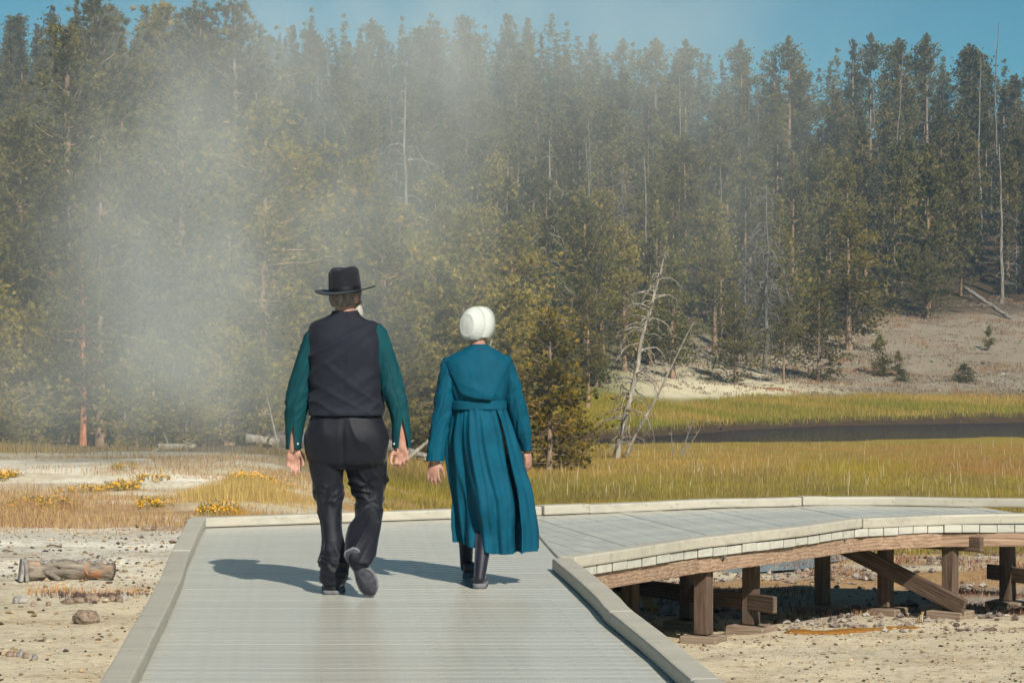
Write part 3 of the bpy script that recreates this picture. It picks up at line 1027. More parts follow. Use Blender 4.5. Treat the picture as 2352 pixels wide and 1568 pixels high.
# shirt sleeves, split open at the back of the wrist
def sleeve(name, rows, root, mat, slit_from=None, slit_c=-PI / 2, slit_w=.9, Y0=MY, nr=70, ns=72, seed=1, amp=.008, ydrift=0.0, cuff=True):
    """rows: (py, left px, right px, depth)"""
    R = np.array([(py, l, r, b) for py, l, r, b in rows], float)
    S = spl(R, nr)
    V = []
    for k, (py, l, r, b) in enumerate(S):
        t = k / (nr - 1)
        Y = Y0 + ydrift * t
        g = 0.0
        if slit_from is not None and py > slit_from:
            g = slit_w * ((py - slit_from) / (rows[-1][0] - slit_from)) ** .8
        th = slit_c + np.linspace(g / 2, 2 * PI - g / 2, ns)
        a = (r - l) / 2 / F * Y
        f = fbm(np.c_[np.cos(th) * 1.6 + t * 3, np.sin(th) * 1.6, np.full(ns, t * 7.0)], 3, seed) - .5
        rd = 1 - np.abs(2 * fbm(np.c_[np.cos(th) * 1.5 + t * 4, np.sin(th) * 1.5 - t * 2, np.full(ns, t * 11.0) + np.cos(th) * 1.2], 2, seed + 5) - 1)
        cfz = 1.0
        if cuff and py > rows[-1][0] - 26:
            cfz = .35
        if slit_from is not None and py > slit_from - 8: cfz *= .3
        dd = (amp * f * 1.3 + amp * 1.1 * np.clip(rd, 0, 1) ** 4 - amp * .4) * cfz
        V.append(np.stack([wx((l + r) / 2, Y) + (a + dd) * np.cos(th), Y + (b + dd) * np.sin(th), np.full(ns, wz(py, Y)) - .0 * th], 1))
    V = np.concatenate(V)
    idx = np.arange(nr * ns).reshape(nr, ns)
    Q4 = np.stack([idx[:-1, :-1], idx[:-1, 1:], idx[1:, 1:], idx[1:, :-1]], -1).reshape(-1, 4)
    o = put(name, V, [Q4], root, mat)
    md = o.modifiers.new("thick", 'SOLIDIFY'); md.thickness = .003; md.offset = -1
    return o
sl = sleeve("shirt_sleeve", SL_L, hat_p, M_SHIRT, 975, -PI / 2 - .1, .85, MY, seed=3, ydrift=.05)
sr = sleeve("shirt_sleeve", SL_R, hat_p, M_SHIRT, 962, -PI / 2 + .25, 1.15, MY, seed=9, ydrift=-.02)
for o_, px_ in ((sl, 686), (sr, 906)):
    c = mp(px_, 1018, MY + (.02 if o_ is sl else -.03)) + np.array([0, -.052, 0])
    V, Fs = ellipsoid(c, (.006, .003, .006), None, 10, 6)
    put("button", V, Fs, hat_p, M_CAP, o_)

def shoe(root, M, Ls=.295, wd=.052, toe=.9, lace=False, high=.085, heel=.022):
    """M: 4x4 world matrix; local +Y toe, +Z up, origin under the heel's back"""
    T = np.linspace(0, 1, 26)
    wv = wd * np.interp(T, [0, .06, .2, .42, .62, .8, .92, 1], [.42, .74, .80, .74, .98, .97, .70, .22])
    cx = .010 * np.sin(T * PI) 
    n = 20
    top = np.interp(T, [0, .05, .15, .35, .5, .7, .9, 1], [high * .75, high, high, high * .92, .066, .050, .042, .024])
    V = []
    for k, t in enumerate(T):
        a = np.arange(n) / n * 2 * PI
        x = cx[k] + wv[k] * np.sign(np.cos(a)) * np.abs(np.cos(a)) ** .8
        h = (top[k] - heel) / 2
        z = heel + h + h * np.sign(np.sin(a)) * np.abs(np.sin(a)) ** .7
        V.append(np.stack([x * (1 - .18 * np.clip(np.sin(a), 0, 1)), np.full(n, t * Ls), z], 1))
    V = np.concatenate(V)
    idx = np.arange(26 * n).reshape(26, n); nx = np.roll(idx, -1, 1)
    Q4 = np.stack([idx[:-1], nx[:-1], nx[1:], idx[1:]], -1).reshape(-1, 4)
    caps = [idx[0][::-1][None, :], idx[-1][None, :]]
    Mn = np.array(M)
    W = lambda P: P @ Mn[:3, :3].T + Mn[:3, 3]
    up = put("shoe", W(V), [Q4] + [np.array(c) for c in caps], root, M_LEATHER)
    out = np.concatenate([np.stack([cx + wv * 1.04, T * (Ls + .008) - .004], 1), np.stack([cx - wv * 1.04, T * (Ls + .008) - .004], 1)[::-1]])
    k = len(out)
    zt_, zb = heel + .002, 0.0
    arch = np.interp(np.clip(out[:, 1] / Ls, 0, 1), [0, .26, .30, .5, .62, 1], [0, 0, .010, .008, 0, .004])
    V2 = np.concatenate([np.c_[out, np.full(k, zt_)], np.c_[out, zb + arch]])
    i = np.arange(k); j = (i + 1) % k
    so = put("sole", W(V2), [np.stack([i, j, j + k, i + k], 1), np.array([i[::-1]]), np.array([i + k])], root, M_SOLE, up)
    cen = out.mean(0)
    ins = (out - cen) * np.array([.84, .94]) + cen
    V4 = np.concatenate([np.c_[ins, zb + arch + .002], np.c_[ins, zb + arch - .0025]])
    put("tread", W(V4), [np.stack([i, j, j + k, i + k], 1), np.array([i[::-1]]), np.array([i + k])], root, M_TREAD, up)
    if lace:
        s = np.linspace(0, 2 * PI, 20)
        P = np.stack([.030 + .018 * np.cos(s), .15 + .012 * np.sin(s) , .062 + .010 * np.sin(s * 2)], 1)
        V3, Q3 = tubes(W(P)[None], np.full((1, 20), .0022), 6)
        put("lace", V3, [Q3], root, M_LEATHER, up)
    return up

def frame(origin, toe, up):
    y_ = Vector(toe).normalized(); z_ = Vector(up); x_ = y_.cross(z_).normalized(); z_ = x_.cross(y_)
    M = Matrix((x_, y_, z_)).transposed().to_4x4(); M.translation = Vector(origin)
    return M
shoe(hat_p, frame((wx(761, 13.66), 13.66, .0), (-.05, 1, 0), (0, 0, 1)), .29, .066, lace=False)
toe_p = np.array([wx(856, 13.5), 13.50, .012])
tdir = Vector((.44, .10, -.88)).normalized()
shoe(hat_p, frame(Vector(toe_p) - tdir * .29, tdir, (-.06, .97, .08)), .29, .058, lace=True)

# ---- the person in the long dress
WY = 14.25
def wring(py, l, r, b, dy=0.0): return ring(py, l, r, b, WY, dy)
def wp(px, py, Y=WY): return np.array([wx(px, Y), Y, wz(py, Y)])
dress_p = thing("person", "person in long teal dress and white bonnet, walking away beside the person in the hat", "person", (wx(1095, WY), WY, 0))
body = []
hd2 = wp(1094, 754)
hp, HR2 = head_parts(hd2, math.radians(-35), math.radians(2), .86)
body += hp
body += [capsule(hd2 + np.array([0, -.01, -.05]), wp(1099, 815), .046, .05, 18)]
body += [loft([wring(806, 1060, 1140, .06), wring(830, 1030, 1164, .085), wring(890, 1044, 1152, .10), wring(935, 1048, 1152, .10), wring(1000, 1036, 1174, .12), wring(1050, 1050, 1165, .09)], 20, 28)]
WS_L = [(822, 1020, 1050, .03), (836, 1014, 1050, .056), (870, 1008, 1048, .064), (905, 1000, 1042, .066), (942, 996, 1038, .062), (980, 991, 1030, .058), (1020, 985, 1024, .054), (1058, 980, 1019, .052)]
WS_R = [(816, 1140, 1168, .03), (828, 1142, 1176, .056), (870, 1150, 1190, .062), (905, 1156, 1199, .064), (942, 1165, 1209, .062), (980, 1178, 1217, .055), (1010, 1191, 1220, .048), (1034, 1198, 1221, .044)]
la = [None, None, wp(997, 1056, 14.15)]
ra = [None, None, wp(1211, 1030, 14.34)]
body += limb(WS_L, WY, -.10, (.040, .034, .025)) + limb(WS_R, WY, .09, (.040, .032, .022))
body += [capsule(wp(1075, 1010), wp(1070, 1150, 14.45), .075, .05, 14), capsule(wp(1070, 1150, 14.45), wp(1070, 1295, 14.66), .024, .018, 14)]
body += [capsule(wp(1120, 1010), wp(1118, 1160, 14.2), .075, .05, 14), capsule(wp(1118, 1160, 14.2), wp(1101, 1325, 13.99), .034, .022, 14)]
body += hand_parts(la[2], (-.05, -.10, -1), (-.55, -.8, 0), (.8, -.35, 0), .35, .07, .95, [.45, .32, .22, .14])
body += hand_parts(ra[2], (.12, .10, -1), (.8, -.5, 0), (.4, .85, 0), .45, .05, .95)
V, Fs, Nn = remesh(body, .005, 3)
put("body", V, Fs, dress_p, M_SKIN)
eyes(hd2, HR2, dress_p, .86)
shell(hd2, HR2, (.069, .086, .092), lambda P: (P[:, 2] > -.62) & (P[:, 1] < .5), "hair", dress_p, M_HAIR)

# bonnet: a full back gathered into a stiff front band that frames the face
cap = bpy.data.objects.new("bonnet", None); COL.objects.link(cap); cap.parent = dress_p
P, Fs = ellipsoid((0, 0, 0), (1, 1, 1), None, 72, 48)
V = P * np.array([.079, .100, .106]) + np.array([0, -.018, .016])
pl = np.arctan2(P[:, 0], P[:, 2])
V = V + P * (.0009 * np.sin(pl * 26) * np.clip(-P[:, 1] + .25, 0, 1) * (P[:, 2] < .25))[:, None]
bk_ = -.090 - .010 * (1 - np.clip((P[:, 0] ** 2 + P[:, 2] ** 2) / .55, 0, 1))
ring_ = np.exp(-((np.sqrt(P[:, 0] ** 2 + P[:, 2] ** 2) - .62) / .035) ** 2) * (P[:, 1] < 0)
V[:, 1] = np.maximum(V[:, 1], bk_) - .0035 * ring_
V = V + P * (.004 * (fbm(P * 3.0, 2, 3) - .5))[:, None]
ok = (P[:, 1] < .28) & (P[:, 2] > -.80 + .35 * np.clip(P[:, 1] + .2, 0, 1))
o = put("cap_back", V @ HR2.T + hd2, [f[ok[f].all(1)] for f in Fs], dress_p, M_CAP, cap)
md = o.modifiers.new("thick", 'SOLIDIFY'); md.thickness = .003; md.offset = 1
aa = np.linspace(-2.25, 2.25, 60)
rows_ = []
for yv, rx, rz in ((-.022, .0810, .1085), (.030, .0845, .1110), (.074, .0860, .1120)):
    rows_.append(np.stack([rx * np.sin(aa), np.full(60, yv) - .016 * np.abs(aa / 2.2) ** 2, .0155 + rz * np.cos(aa)], 1))
V = np.concatenate(rows_)
idx = np.arange(180).reshape(3, 60)
o = put("front_band", V @ HR2.T + hd2, [np.stack([idx[:-1, :-1], idx[:-1, 1:], idx[1:, 1:], idx[1:, :-1]], -1).reshape(-1, 4)], dress_p, M_CAP, cap)
md = o.modifiers.new("thick", 'SOLIDIFY'); md.thickness = .004; md.offset = 1
for sx in (-1, 1):
    p0 = hd2 + HR2 @ np.array([sx * .082, .045, -.066]); p1 = hd2 + HR2 @ np.array([sx * .045, .06, -.15])
    V, Q3 = tubes(np.linspace(p0, p1, 6)[None], np.full((1, 6), .004), 6)
    put("tie", V, [Q3], dress_p, M_CAP, cap)

# bodice
br = [wring(790, 1083, 1119, .050, -.012), wring(799, 1070, 1133, .062, -.010), wring(810, 1049, 1151, .078), wring(820, 1030, 1166, .090), wring(832, 1021, 1173, .102), wring(852, 1019, 1174, .118, -.004), wring(880, 1024, 1168, .128, -.008), wring(905, 1031, 1163, .130, -.006), wring(925, 1036, 1160, .124), wring(941, 1037, 1161, .122)]
V, Fs = loft(br, 80, 112, 2.3, False)
Nn = normals_of(V, Fs)
if (Nn * (V - V.mean(0))).sum() < 0: Nn = -Nn
d = .010 * fold_noise(V, (8, 6, 7), 13) + .006 * np.sin(V[:, 0] * 75) * np.clip((wz(890, WY) - V[:, 2]) / .1, 0, 1)
V = V + Nn * d[:, None]
bod = put("dress_bodice", V, Fs, dress_p, M_DRESS)
# cape over the back, tapering to the waist
nr, ns = 46, 60
CY = np.linspace(0, 1, nr)
V = []
for t in CY:
    py = 792 + t * (914 - 792)
    l = np.interp(py, [792, 800, 812, 826, 832, 870, 914], [1084, 1068, 1044, 1020, 1019, 1041, 1063])
    r = np.interp(py, [792, 800, 812, 822, 830, 870, 914], [1119, 1135, 1155, 1172, 1174, 1152, 1128])
    bb = np.interp(py, [792, 800, 812, 832, 852, 880, 905, 914], [.052, .064, .080, .106, .124, .138, .146, .142])
    bl = np.interp(py, [792, 832, 940], [1083, 1019, 1036]); brt = np.interp(py, [792, 832, 940], [1119, 1175, 1160])
    s = np.linspace(-1, 1, ns)
    px = (l + r) / 2 + s * (r - l) / 2
    ctr, ha = (bl + brt) / 2, (brt - bl) / 2 + 1.5
    q = np.clip(np.abs((px - ctr) / ha), 0, 1)
    dep = bb * (1 - q ** 2.3) ** (1 / 2.3) + .007
    pyv = py + 6 * t * s + np.where(t > .96, -2 * np.abs(s), 0)
    P_ = np.stack([wx(px, WY), WY - .008 - dep, wz(pyv, WY)], 1)
    P_[:, 1] += .004 * (fbm(np.c_[px * .05, np.full(ns, py * .03), np.zeros(ns)], 3, 7) - .5) * 2
    P_[:, 1] -= .010 * np.exp(-((py - 893 - 10 * s) / 9) ** 2) * (1 - np.abs(s)) 
    V.append(P_)
V = np.concatenate(V)
idx = np.arange(nr * ns).reshape(nr, ns)
o = put("cape", V, [np.stack([idx[:-1, :-1], idx[:-1, 1:], idx[1:, 1:], idx[1:, :-1]], -1).reshape(-1, 4)], dress_p, M_DRESS)
md = o.modifiers.new("thick", 'SOLIDIFY'); md.thickness = .005; md.offset = 0
# waistband
V, Fs = loft([wring(919, 1034, 1163, .131), wring(921, 1033, 1164, .135), wring(930, 1033, 1164, .136), wring(938, 1033, 1165, .137), wring(940, 1034, 1164, .133)], 14, 80, 2.3, False)
put("waistband", V, Fs, dress_p, M_DRESS)
# skirt with gathers, blown to the side
nr, ns = 120, 220
SK = spl(np.array([(936, 1038, 1161, .126), (948, 1034, 1166, .142), (975, 1029, 1176, .165), (1016, 1025, 1189, .178), (1076, 1031, 1206, .188), (1112, 1037, 1219, .194), (1150, 1043, 1228, .200), (1189, 1045, 1232, .206), (1225, 1048, 1234, .212), (1256, 1051, 1235, .216)], float), nr)
th = np.arange(ns) / ns * 2 * PI
V = []
for k, (py, l, r, b) in enumerate(SK):
    t = k / (nr - 1)
    x, y = superring(th, (r - l) / 2 / F * WY, b, 2.15)
    c, s = np.cos(th), np.sin(th)
    hemz = np.interp((x / ((r - l) / 2 / F * WY) + 1) / 2, [0, .25, .45, .6, .75, 1], [-12, -2, 9, 10, 8, 5]) * t ** 3
    g = .006 * np.sin(th * 34 + 2 * fbm(np.c_[c * 3, s * 3, np.zeros(ns)], 2, 3)) * np.exp(-t * 9)
    fl = fbm(np.c_[c * 2.6, s * 2.6, np.full(ns, t * 1.3)], 3, 19) - .5
    rd = 1 - np.abs(2 * fbm(np.c_[c * 2.2 + 4, s * 2.2, np.full(ns, t * .9)], 2, 23) - 1)
    dd = g + (.008 + .05 * t) * fl + (.012 + .034 * t) * np.clip(rd, 0, 1) ** 3 + (.005 + .012 * t) * np.clip(1 - np.abs(2 * fbm(np.c_[c * 5.5, s * 5.5, np.full(ns, t * .8)], 1, 29) - 1), 0, 1) ** 4
    # long draped pleats, strongest at the back
    dd += .007 * min(1, t * 2.2) * np.sin(th * 13 + 3.2 * t + 2.0 * fl) * np.clip(-s + .2, 0, 1)
    # kick of cloth behind the knee
    dd += .030 * np.exp(-((t - .70 - .10 * (c + .1)) / .10) ** 2) * np.exp(-((c + .12) / .28) ** 2) * (s < 0)
    dd -= .020 * np.exp(-((t - .86) / .07) ** 2) * np.exp(-((c + .20) / .2) ** 2) * (s < 0)
    dd -= dd.mean() + .004
    back = np.clip(-s * 3, 0, 1)
    yy = np.zeros(ns)
    # the trailing side hangs as a panel turned away from the sun, then a rounded fold
    yy += .075 * min(1, t * 1.5) * np.clip((-.30 - c) / .45, 0, 1) ** .8 * back
    yy -= .030 * min(1, t * 1.5) * np.exp(-((c + .26) / .14) ** 2) * back
    yy += .022 * min(1, t * 1.5) * np.exp(-((c - .02) / .07) ** 2) * back
    # deep pleat on the windward side
    pc = np.interp(t, [0, .3, .8, 1], [.60, .60, .46, .42])
    wdt = np.interp(t, [0, .12, .5, .85, 1], [.012, .030, .070, .085, .055])
    yy += np.interp(t, [0, .12, .4, 1], [0, .05, .16, .18]) * np.exp(-(((c - pc) / wdt) ** 4)) * back
    V.append(np.stack([wx((l + r) / 2, WY) + x + dd * c, WY + y + dd * s + yy, wz(py + hemz, WY)], 1))
V = np.concatenate(V)
idx = np.arange(nr * ns).reshape(nr, ns); nx = np.roll(idx, -1, 1)
sk = put("skirt", V, [np.stack([idx[:-1], nx[:-1], nx[1:], idx[1:]], -1).reshape(-1, 4)], dress_p, M_DRESS)
md = sk.modifiers.new("thick", 'SOLIDIFY'); md.thickness = .004; md.offset = -1
sleeve("dress_sleeve", WS_L, dress_p, M_DRESS, None, Y0=WY, seed=14, ydrift=-.10)
sleeve("dress_sleeve", WS_R, dress_p, M_DRESS, None, Y0=WY, seed=25, ydrift=.09)
for p0, p1, r0, r1 in ((wp(1070, 1175, 14.5), wp(1071, 1300, 14.69), .054, .036), (wp(1116, 1190, 14.16), wp(1101, 1330, 13.995), .056, .034)):
    V, Fs = capsule(p0, p1, r0, r1, 24)
    put("stocking", V, Fs, dress_p, M_STOCK)
shoe(dress_p, frame((wx(1100, 13.97), 13.97, .0), (-.04, 1, 0), (0, 0, 1)), .25, .048, high=.075, heel=.030)
shoe(dress_p, frame((wx(1075, 14.62), 14.62, .0), (.10, 1, .02), (0, 0, 1)), .25, .046, lace=True, high=.10, heel=.030)

# ------------------------------------------------------------------ trees
def leaf_mat(name, dark, mid, lite, gloss=.55):
    m, N, L, bs = nodes_of(name)
    at = N.new("ShaderNodeAttribute"); at.attribute_name = "tone"
    oi = N.new("ShaderNodeObjectInfo")
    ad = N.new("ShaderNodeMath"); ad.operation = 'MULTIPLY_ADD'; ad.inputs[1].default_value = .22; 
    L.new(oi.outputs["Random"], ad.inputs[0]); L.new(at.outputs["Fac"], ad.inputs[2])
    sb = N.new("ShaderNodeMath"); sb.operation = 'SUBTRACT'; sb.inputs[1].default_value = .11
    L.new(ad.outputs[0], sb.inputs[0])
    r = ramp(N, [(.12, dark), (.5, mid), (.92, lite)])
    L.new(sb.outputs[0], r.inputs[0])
    mx = N.new("ShaderNodeMix"); mx.data_type = 'RGBA'; mx.blend_type = 'MULTIPLY'; mx.inputs[0].default_value = 1
    L.new(r.outputs[0], mx.inputs[6]); L.new(oi.outputs["Color"], mx.inputs[7])
    L.new(mx.outputs[2], bs.inputs["Base Color"])
    bs.inputs["Roughness"].default_value = gloss
    bs.inputs["Specular IOR Level"].default_value = .25
    tr = N.new("ShaderNodeBsdfTranslucent")
    L.new(mx.outputs[2], tr.inputs["Color"])
    ms = N.new("ShaderNodeMixShader"); ms.inputs[0].default_value = .18
    L.new(bs.outputs[0], ms.inputs[1]); L.new(tr.outputs[0], ms.inputs[2])
    L.new(ms.outputs[0], N["Material Output"].inputs[0])
    return m

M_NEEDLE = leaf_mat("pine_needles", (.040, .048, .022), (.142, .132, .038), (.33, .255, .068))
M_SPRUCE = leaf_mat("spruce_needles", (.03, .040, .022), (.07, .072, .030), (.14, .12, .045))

def bark_mat(name, c1, c2, c3):
    m, N, L, bs = nodes_of(name)
    v = objvec(N, L, (1, 1, .22))
    n = noise(N, L, v, 9, 5, .65)
    r = ramp(N, [(.3, c1), (.5, c2), (.72, c3)])
    L.new(n.outputs[0], r.inputs[0])
    oi = N.new("ShaderNodeObjectInfo")
    mx = N.new("ShaderNodeMix"); mx.data_type = 'RGBA'; mx.blend_type = 'MULTIPLY'; mx.inputs[0].default_value = 1
    L.new(r.outputs[0], mx.inputs[6]); L.new(oi.outputs["Color"], mx.inputs[7])
    L.new(mx.outputs[2], bs.inputs["Base Color"])
    bs.inputs["Roughness"].default_value = .9
    bs.inputs["Specular IOR Level"].default_value = .2
    bump(N, L, n.outputs[0], .7, .03, bs)
    return m
M_BARK = bark_mat("pine_bark", lin(84, 70, 60), lin(128, 108, 90), lin(170, 146, 118))
M_DEAD = bark_mat("silvered_wood", lin(80, 76, 72), lin(118, 112, 104), lin(158, 150, 138))

def unit(v): return v / (np.linalg.norm(v, axis=-1, keepdims=True) + 1e-9)

def needles(rng, P, D, nb, bl, bw, tone):
    """tufts at P pointing along D: nb slim blades each"""
    n = len(P)
    dirs = unit(D[:, None, :] * .85 + rng.normal(0, .50, (n, nb, 3)))
    Lb = bl * rng.uniform(.65, 1.2, (n, nb, 1))
    base = P[:, None, :] + rng.normal(0, bl * .10, (n, nb, 3))
    side = unit(np.cross(dirs, rng.normal(0, 1, (n, nb, 3)))) * bw * .5
    V = np.stack([base - side, base + side, base + dirs * Lb], 2).reshape(-1, 3)
    T = np.arange(len(V)).reshape(-1, 3)
    tn = np.repeat(np.clip(tone[:, None] + rng.normal(0, .05, (n, nb)), 0, 1).reshape(-1), 3)
    return V, T, tn

def pine(seed, H=9.0, cb=.22, spread=1.6, nbr=90, tpb=34, nb=10, bl=.13, bw=.03, shape='pine', dead=30, r0=None):
    rng = np.random.default_rng(seed)
    K = 10
    zz = np.linspace(0, H, K)
    wob = np.cumsum(rng.normal(0, .012 * H / 9, (K, 2)), 0)
    wob -= wob[0]
    tp = np.c_[wob, zz]
    r0 = r0 or .017 * H
    rad = r0 * (1 - zz / H * .93) ** .85 + .008
    rad[0] *= 1.25
    tv, tq = tubes(tp[None], rad[None], 9)
    at = lambda h: np.stack([np.interp(h, zz, tp[:, 0]), np.interp(h, zz, tp[:, 1]), h], -1)
    # live branches
    u = rng.uniform(0, 1, nbr)
    h = H * (cb + (1 - cb) * .985 * u ** (.85 if shape != 'spruce' else 1.1))
    tt = (h / H - cb) / (1 - cb)
    if shape == 'spruce':
        prof = (1 - tt) ** .95 * .9 + .06
    elif shape == 'tall':
        prof = np.interp(tt, [0, .15, .45, .75, 1], [.55, .9, 1.0, .75, .16])
    elif shape == 'bush':
        prof = np.interp(tt, [0, .2, .5, .8, 1], [.85, 1.0, .85, .5, .12])
    else:
        prof = np.interp(tt, [0, .15, .4, .7, 1], [.72, 1.0, .86, .52, .10])
    az = rng.uniform(0, 2 * PI, nbr)
    clump = fbm(np.c_[np.cos(az) * 1.1, np.sin(az) * 1.1, h * .8], 2, seed)
    Lb = spread * prof * rng.uniform(.55, 1.15, nbr) * (.45 + 1.1 * clump)
    el = (np.interp(tt, [0, .5, 1], [-.10, .22, .95]) if shape != 'spruce' else np.interp(tt, [0, .6, 1], [-.32, -.05, .7])) + rng.normal(0, .14, nbr)
    out = np.stack([np.cos(az), np.sin(az), np.zeros(nbr)], -1)
    s = np.linspace(0, 1, 5)
    P = at(h)[:, None, :] + out[:, None, :] * (Lb[:, None] * s)[..., None] * np.cos(el)[:, None, None]
    P[:, :, 2] += (Lb[:, None] * s) * np.sin(el)[:, None] + (.22 if shape != 'spruce' else .12) * Lb[:, None] * (s ** 2 - .4 * s)
    P[:, 1:, :] += rng.normal(0, .03, (nbr, 4, 3)) * Lb[:, None, None]
    R = (.012 + .012 * Lb)[:, None] * np.linspace(1, .25, 5)[None, :]
    bv, bq = tubes(P, R, 4)
    parts = [(tv, tq), (bv, bq)]
    if dead:
        hd_ = H * rng.uniform(.06, min(.75, cb + .35), dead)
        az2 = rng.uniform(0, 2 * PI, dead)
        Ld = spread * rng.uniform(.25, .75, dead)
        o2 = np.stack([np.cos(az2), np.sin(az2), np.zeros(dead)], -1)
        Pd = at(hd_)[:, None, :] + o2[:, None, :] * (Ld[:, None] * s)[..., None]
        Pd[:, :, 2] += Ld[:, None] * (rng.uniform(-.2, .3, dead)[:, None] * s - .25 * s ** 2)
        Pd[:, 1:, :] += rng.normal(0, .05, (dead, 4, 3)) * Ld[:, None, None]
        dv, dq = tubes(Pd, (.004 + .010 * Ld)[:, None] * np.linspace(1, .3, 5)[None, :], 3)
        parts.append((dv, dq))
    V = np.concatenate([p[0] for p in parts])
    o, Qs = 0, []
    for p in parts:
        Qs.append(p[1] + o); o += len(p[0])
    tm = mesh_np("pine_trunk", V, [np.concatenate(Qs)])
    # foliage tufts along the outer part of each branch
    cnt = np.maximum(3, (tpb * Lb / spread * 1.25)).astype(int)
    bi = np.repeat(np.arange(nbr), cnt)
    n = len(bi)
    f = .22 + .80 * rng.uniform(0, 1, n) ** .75
    f = np.minimum(f, 1.0)
    k = np.clip((f * 4).astype(int), 0, 3)
    fr = (f * 4 - k)[:, None]
    c = P[bi, k] * (1 - fr) + P[bi, k + 1] * fr
    off = rng.normal(0, 1, (n, 3)) * np.array([1, 1, .5])
    c = c + off * ((.07 + .17 * Lb[bi] * np.sin(np.clip(f, 0, 1) * PI * .62)))[:, None]
    D = unit(out[bi] * .6 + unit(off) * .4 + np.array([0, 0, .55]))
    # a leader clothed in tufts so the tip joins the crown
    nt_ = 16
    ht = H * rng.uniform(.80, 1.0, nt_)
    c = np.concatenate([c, at(ht) + rng.normal(0, 1, (nt_, 3)) * (.02 + .10 * (H - ht))[:, None] * np.array([1, 1, .3])])
    D = np.concatenate([D, unit(rng.normal(0, .5, (nt_, 3)) + np.array([0, 0, .9]))])
    f = np.concatenate([f, np.full(nt_, .8)]); n = len(c)
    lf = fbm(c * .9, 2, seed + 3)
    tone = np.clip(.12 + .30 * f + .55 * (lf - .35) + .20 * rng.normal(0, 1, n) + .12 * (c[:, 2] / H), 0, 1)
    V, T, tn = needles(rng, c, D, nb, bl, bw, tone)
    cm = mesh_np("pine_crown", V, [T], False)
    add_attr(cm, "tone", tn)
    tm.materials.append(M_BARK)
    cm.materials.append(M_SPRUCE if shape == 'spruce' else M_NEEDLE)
    return tm, cm, H

def snag(seed, H=8.0, nbr=60, spread=1.1, droop=.5, r0=None, top=1.0, twigs=5, lean=(0, 0), base=.12):
    """a bare grey tree: leaning trunk, drooping curved branches, fine twigs"""
    rng = np.random.default_rng(seed)
    K = 12
    t = np.linspace(0, 1, K)
    w = np.cumsum(rng.normal(0, .0035 * H, (K, 2)), 0); w -= w[0]
    tp = np.c_[w[:, 0] + lean[0] * t, w[:, 1] + lean[1] * t, H * t]
    r0 = r0 or .015 * H
    rad = r0 * (1 - .92 * t) ** .8 + .006
    rad[0] *= 1.2
    tv, tq = tubes(tp[None], rad[None], 10)
    if nbr:
        h = base + (top - base) * rng.uniform(0, 1, nbr)
        c0 = np.stack([np.interp(h, t, tp[:, k]) for k in range(3)], -1)
        az = rng.uniform(0, 2 * PI, nbr)
        Lb = spread * rng.uniform(.35, 1.15, nbr) * np.interp(h, [0, .25, .75, 1], [.6, 1, .8, .25])
        s = np.linspace(0, 1, 8)
        out = np.stack([np.cos(az), np.sin(az), np.zeros(nbr)], -1)
        up = rng.uniform(.1, .8, nbr)
        dr = droop * rng.uniform(.5, 1.6, nbr)
        P = c0[:, None, :] + out[:, None, :] * (Lb[:, None] * (s - .22 * s ** 3))[..., None]
        P[:, :, 2] += Lb[:, None] * (up[:, None] * s - (dr[:, None] + up[:, None] * .8) * s ** 2.2)
        P[:, 1:, :] += np.cumsum(rng.normal(0, .042, (nbr, 7, 3)), 1) * Lb[:, None, None]
        R = (.009 + .020 * Lb * min(1, r0 / .1))[:, None] * np.linspace(1, .22, 8)[None, :]
        bv, bq = tubes(P, R, 5)
        vs_, qs = [tv, bv], [tq, bq + len(tv)]
        if twigs:
            n = nbr * twigs
            bi = np.repeat(np.arange(nbr), twigs)
            k = rng.integers(2, 8, n)
            p = P[bi, k]
            d = unit(rng.normal(0, 1, (n, 3)) + out[bi] * .7 + np.array([0, 0, -.5 * droop]))
            Lt = Lb[bi] * rng.uniform(.12, .40, n)
            s3 = np.linspace(0, 1, 4)
            Pt = p[:, None, :] + d[:, None, :] * (Lt[:, None] * s3)[..., None]
            Pt[:, :, 2] -= (Lt[:, None] * droop * .8 * s3 ** 2)
            wv, wq = tubes(Pt, (.0025 + .003 * Lb[bi])[:, None] * np.linspace(1, .35, 4)[None, :], 3)
            qs.append(wq + len(tv) + len(bv)); vs_.append(wv)
        off = np.concatenate(vs_[1:])
        bm_ = mesh_np("dead_branch", off, [np.concatenate([q - len(tv) for q in qs[1:]])])
        bm_.materials.append(M_DEAD)
    else:
        bm_ = None
    tm = mesh_np("dead_trunk", tv, [tq])
    tm.materials.append(M_DEAD)
    return tm, bm_, H

NEARV = [pine(101, 8.5, .08, 1.95, 135, 23, 32, .125, .019), pine(102, 8.0, .14, 1.75, 125, 23, 32, .125, .019), pine(103, 9.0, .22, 1.65, 120, 23, 32, .125, .019, 'tall')]
BUSHV = [pine(111, 5.0, .03, 1.45, 100, 21, 32, .115, .019, 'bush', 50), pine(112, 4.6, .05, 1.30, 95, 21, 32, .115, .019, 'bush', 60)]
MIDV = [pine(121, 10, .12, 2.1, 115, 22, 22, .17, .030), pine(122, 10, .26, 1.9, 100, 22, 22, .17, .030, 'tall'), pine(123, 9, .06, 2.2, 115, 22, 22, .17, .030), pine(124, 11, .36, 1.9, 95, 22, 22, .17, .030, 'tall'), pine(125, 9, .06, 1.6, 120, 20, 20, .17, .030, 'spruce')]
FARV = [pine(131, 11, .14, 2.3, 100, 20, 18, .24, .048), pine(132, 12, .32, 2.1, 90, 20, 18, .24, .048, 'tall'), pine(133, 10, .08, 2.3, 100, 20, 18, .24, .048), pine(134, 11, .05, 1.6, 110, 18, 16, .24, .048, 'spruce'), pine(135, 13, .52, 1.9, 60, 20, 18, .24, .048, 'tall', 30)]
